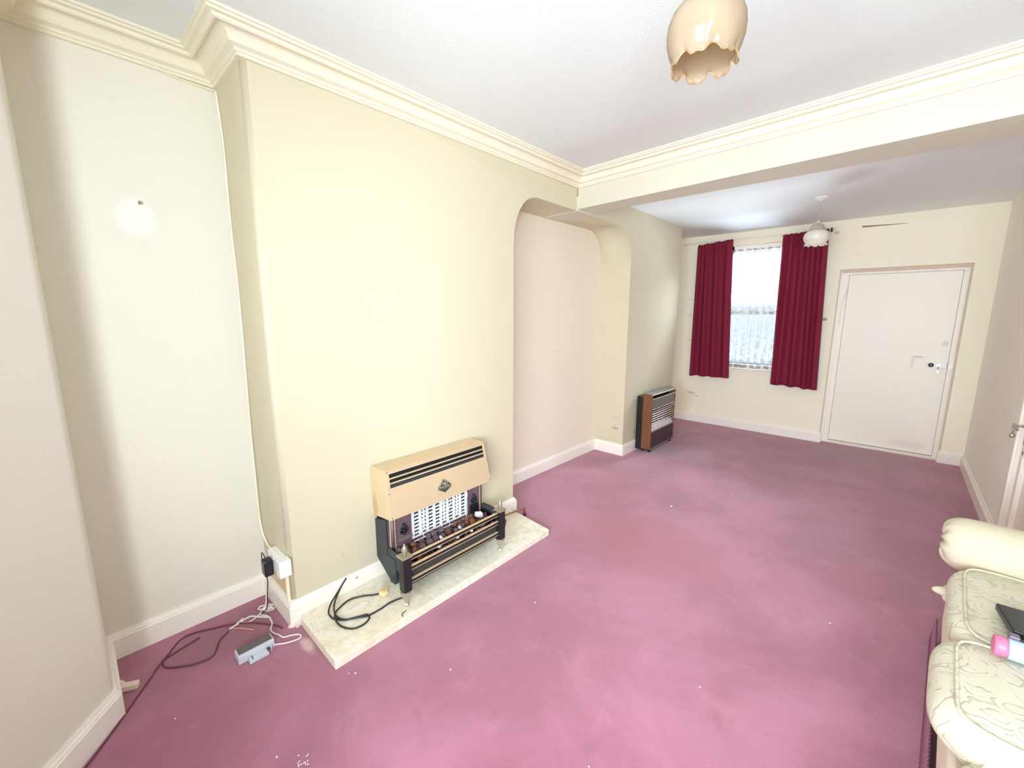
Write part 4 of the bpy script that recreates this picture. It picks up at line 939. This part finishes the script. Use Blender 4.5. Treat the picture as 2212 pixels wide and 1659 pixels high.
# ------------------------------------------------------------------ sofa by the right-hand wall
sf = empty('sofa', (2.360,1.550,0.0), 'cream brocade sofa with rolled arms and loose seat cushions at the right edge', 'sofa', rz=math.radians(-3.7)); sf['_local'] = 1
MB().box((0.0,-0.95,0.10),(0.86,1.22,0.355)).build('sofa_base', M_basefab, sf, bevel=0.015)
def frg(u, v):
    y = -0.97+2.16*u; return (-0.018+0.0025*math.sin(2*PI*108*u)-0.010*(1-v), y, 0.004+0.118*v)
MB().grid(frg, 960, 2).build('bullion_fringe', M_fringe, sf, smooth=True, recalc=False, solid=0.003)
def seat_cushion(y0, y1, xf, zt, h, label=None, rz=0.0, bl=0.035):
    yc = (y0+y1)/2; hy = (y1-y0)/2; hx = 0.33
    o = MB().puff((xf+hx,yc,zt-h/2),(hx,hy,h/2),12,7.0,crown=0.02,bulge=bl,rz=rz).build('seat_cushion', M_brocade, sf, smooth=True, sub=1)
    if label: o['label'] = label
    ca, sa = math.cos(rz), math.sin(rz)
    for zz in (zt-0.008, zt-h+0.008):
        P = []; e = 8.0
        for k in range(96):
            a = 2*PI*k/96; c, s = math.cos(a), math.sin(a); l = (abs(c)**e+abs(s)**e)**(1/e)
            x, y = hx*0.965*c/l, hy*0.965*s/l; P.append((xf+hx+ca*x-sa*y, yc+sa*x+ca*y, zz))
        MB().tube(P, 0.0048, 6, closed=True).build('piping', M_brocade, o, smooth=True)
seat_cushion(0.435, 1.06, 0.012, 0.498, 0.130)
seat_cushion(-0.035, 0.428, -0.012, 0.505, 0.140, bl=0.045)
seat_cushion(-0.52, -0.03, 0.030, 0.445, 0.120)
seat_cushion(-0.95, -0.54, 0.030, 0.445, 0.120)
# rolled far arm with gathered scroll end
def roll(yc, zc, r, name):
    prof = []; 
    for j,(rr,h) in enumerate([(0.010,0.006),(0.035,-0.012),(0.065,-0.016),(0.092,-0.006),(0.110,0.018),(0.119,0.05),(0.121,0.10),(0.121,0.85)]): prof.append((rr*r/0.121,h))
    def fn(rr, h, a, j):
        w = 0.045*math.sin(9*a+0.6)+0.03*math.sin(16*a)
        k = max(0,1-j/5.0); return rr*(1+w*k*1.3), h+0.010*k*math.sin(9*a)
    return MB().lathe(prof, (-0.035,yc,zc), 72, 'x', fn=fn).build(name, M_plainfab, sf, smooth=True, sub=1)
ar = roll(1.195, 0.525, 0.125, 'arm_roll')
roll(-1.10, 0.525, 0.125, 'arm_roll')
MB().prism([(1.06,0.10),(1.25,0.10),(1.27,0.45),(1.12,0.47),(1.05,0.40)], 'x', 0.035, 0.84).build('arm_panel', M_basefab, sf, bevel=0.01)
MB().prism([(-1.20,0.10),(-0.97,0.10),(-0.97,0.42),(-1.12,0.47),(-1.22,0.45)], 'x', 0.035, 0.84).build('arm_panel', M_basefab, sf, bevel=0.01)
MB().puff((0.80,0.05,0.60),(0.14,1.22,0.32),10,5.0,bulge=0.02).build('backrest', M_brocade, sf, smooth=True)
kn = MB()
kn.puff((-0.022,0.900,0.405),(0.045,0.030,0.020),4,1.6,rz=0.15); kn.puff((-0.004,0.875,0.395),(0.030,0.028,0.022),4,1.8,rz=0.9); kn.puff((0.0,0.93,0.41),(0.030,0.035,0.018),4,1.8,rz=-0.5)
kn.build('cushion_corner_tie', M_plainfab, sf, smooth=True)

tb = empty('tablet_case', (2.66,2.13,0.51), 'flat black case lying on the far sofa seat cushion', 'case')
MB().prism([(2.495,2.200),(2.86,2.225),(2.88,2.05),(2.515,2.035)], 'z', 0.5205, 0.546).build('case_body', M_black, tb, bevel=0.004)
bt = empty('rolled_tube', (2.65,1.93,0.55), 'pale blue tube with a pink end lying across the sofa seat cushions', 'tube')
MB().tube([(2.485,1.902,0.548),(2.90,1.912,0.548)],0.031,24).build('tube_body', mat('pale_blue_plastic',(176,198,226),0.4,var=0.04), bt, smooth=False, bevel=0.006)
MB().tube([(2.455,1.901,0.548),(2.486,1.902,0.548)],0.031,24).build('pink_end_cap', mat('pink_plastic',(206,112,146),0.4), bt, bevel=0.008)
MB().box((2.488,1.918,0.562),(2.512,1.945,0.584)).build('grey_tab', mat('purple_grey_plastic',(110,95,115),0.4), bt, bevel=0.004)
for o in bpy.data.objects:
    if '_local' in o: del o['_local']
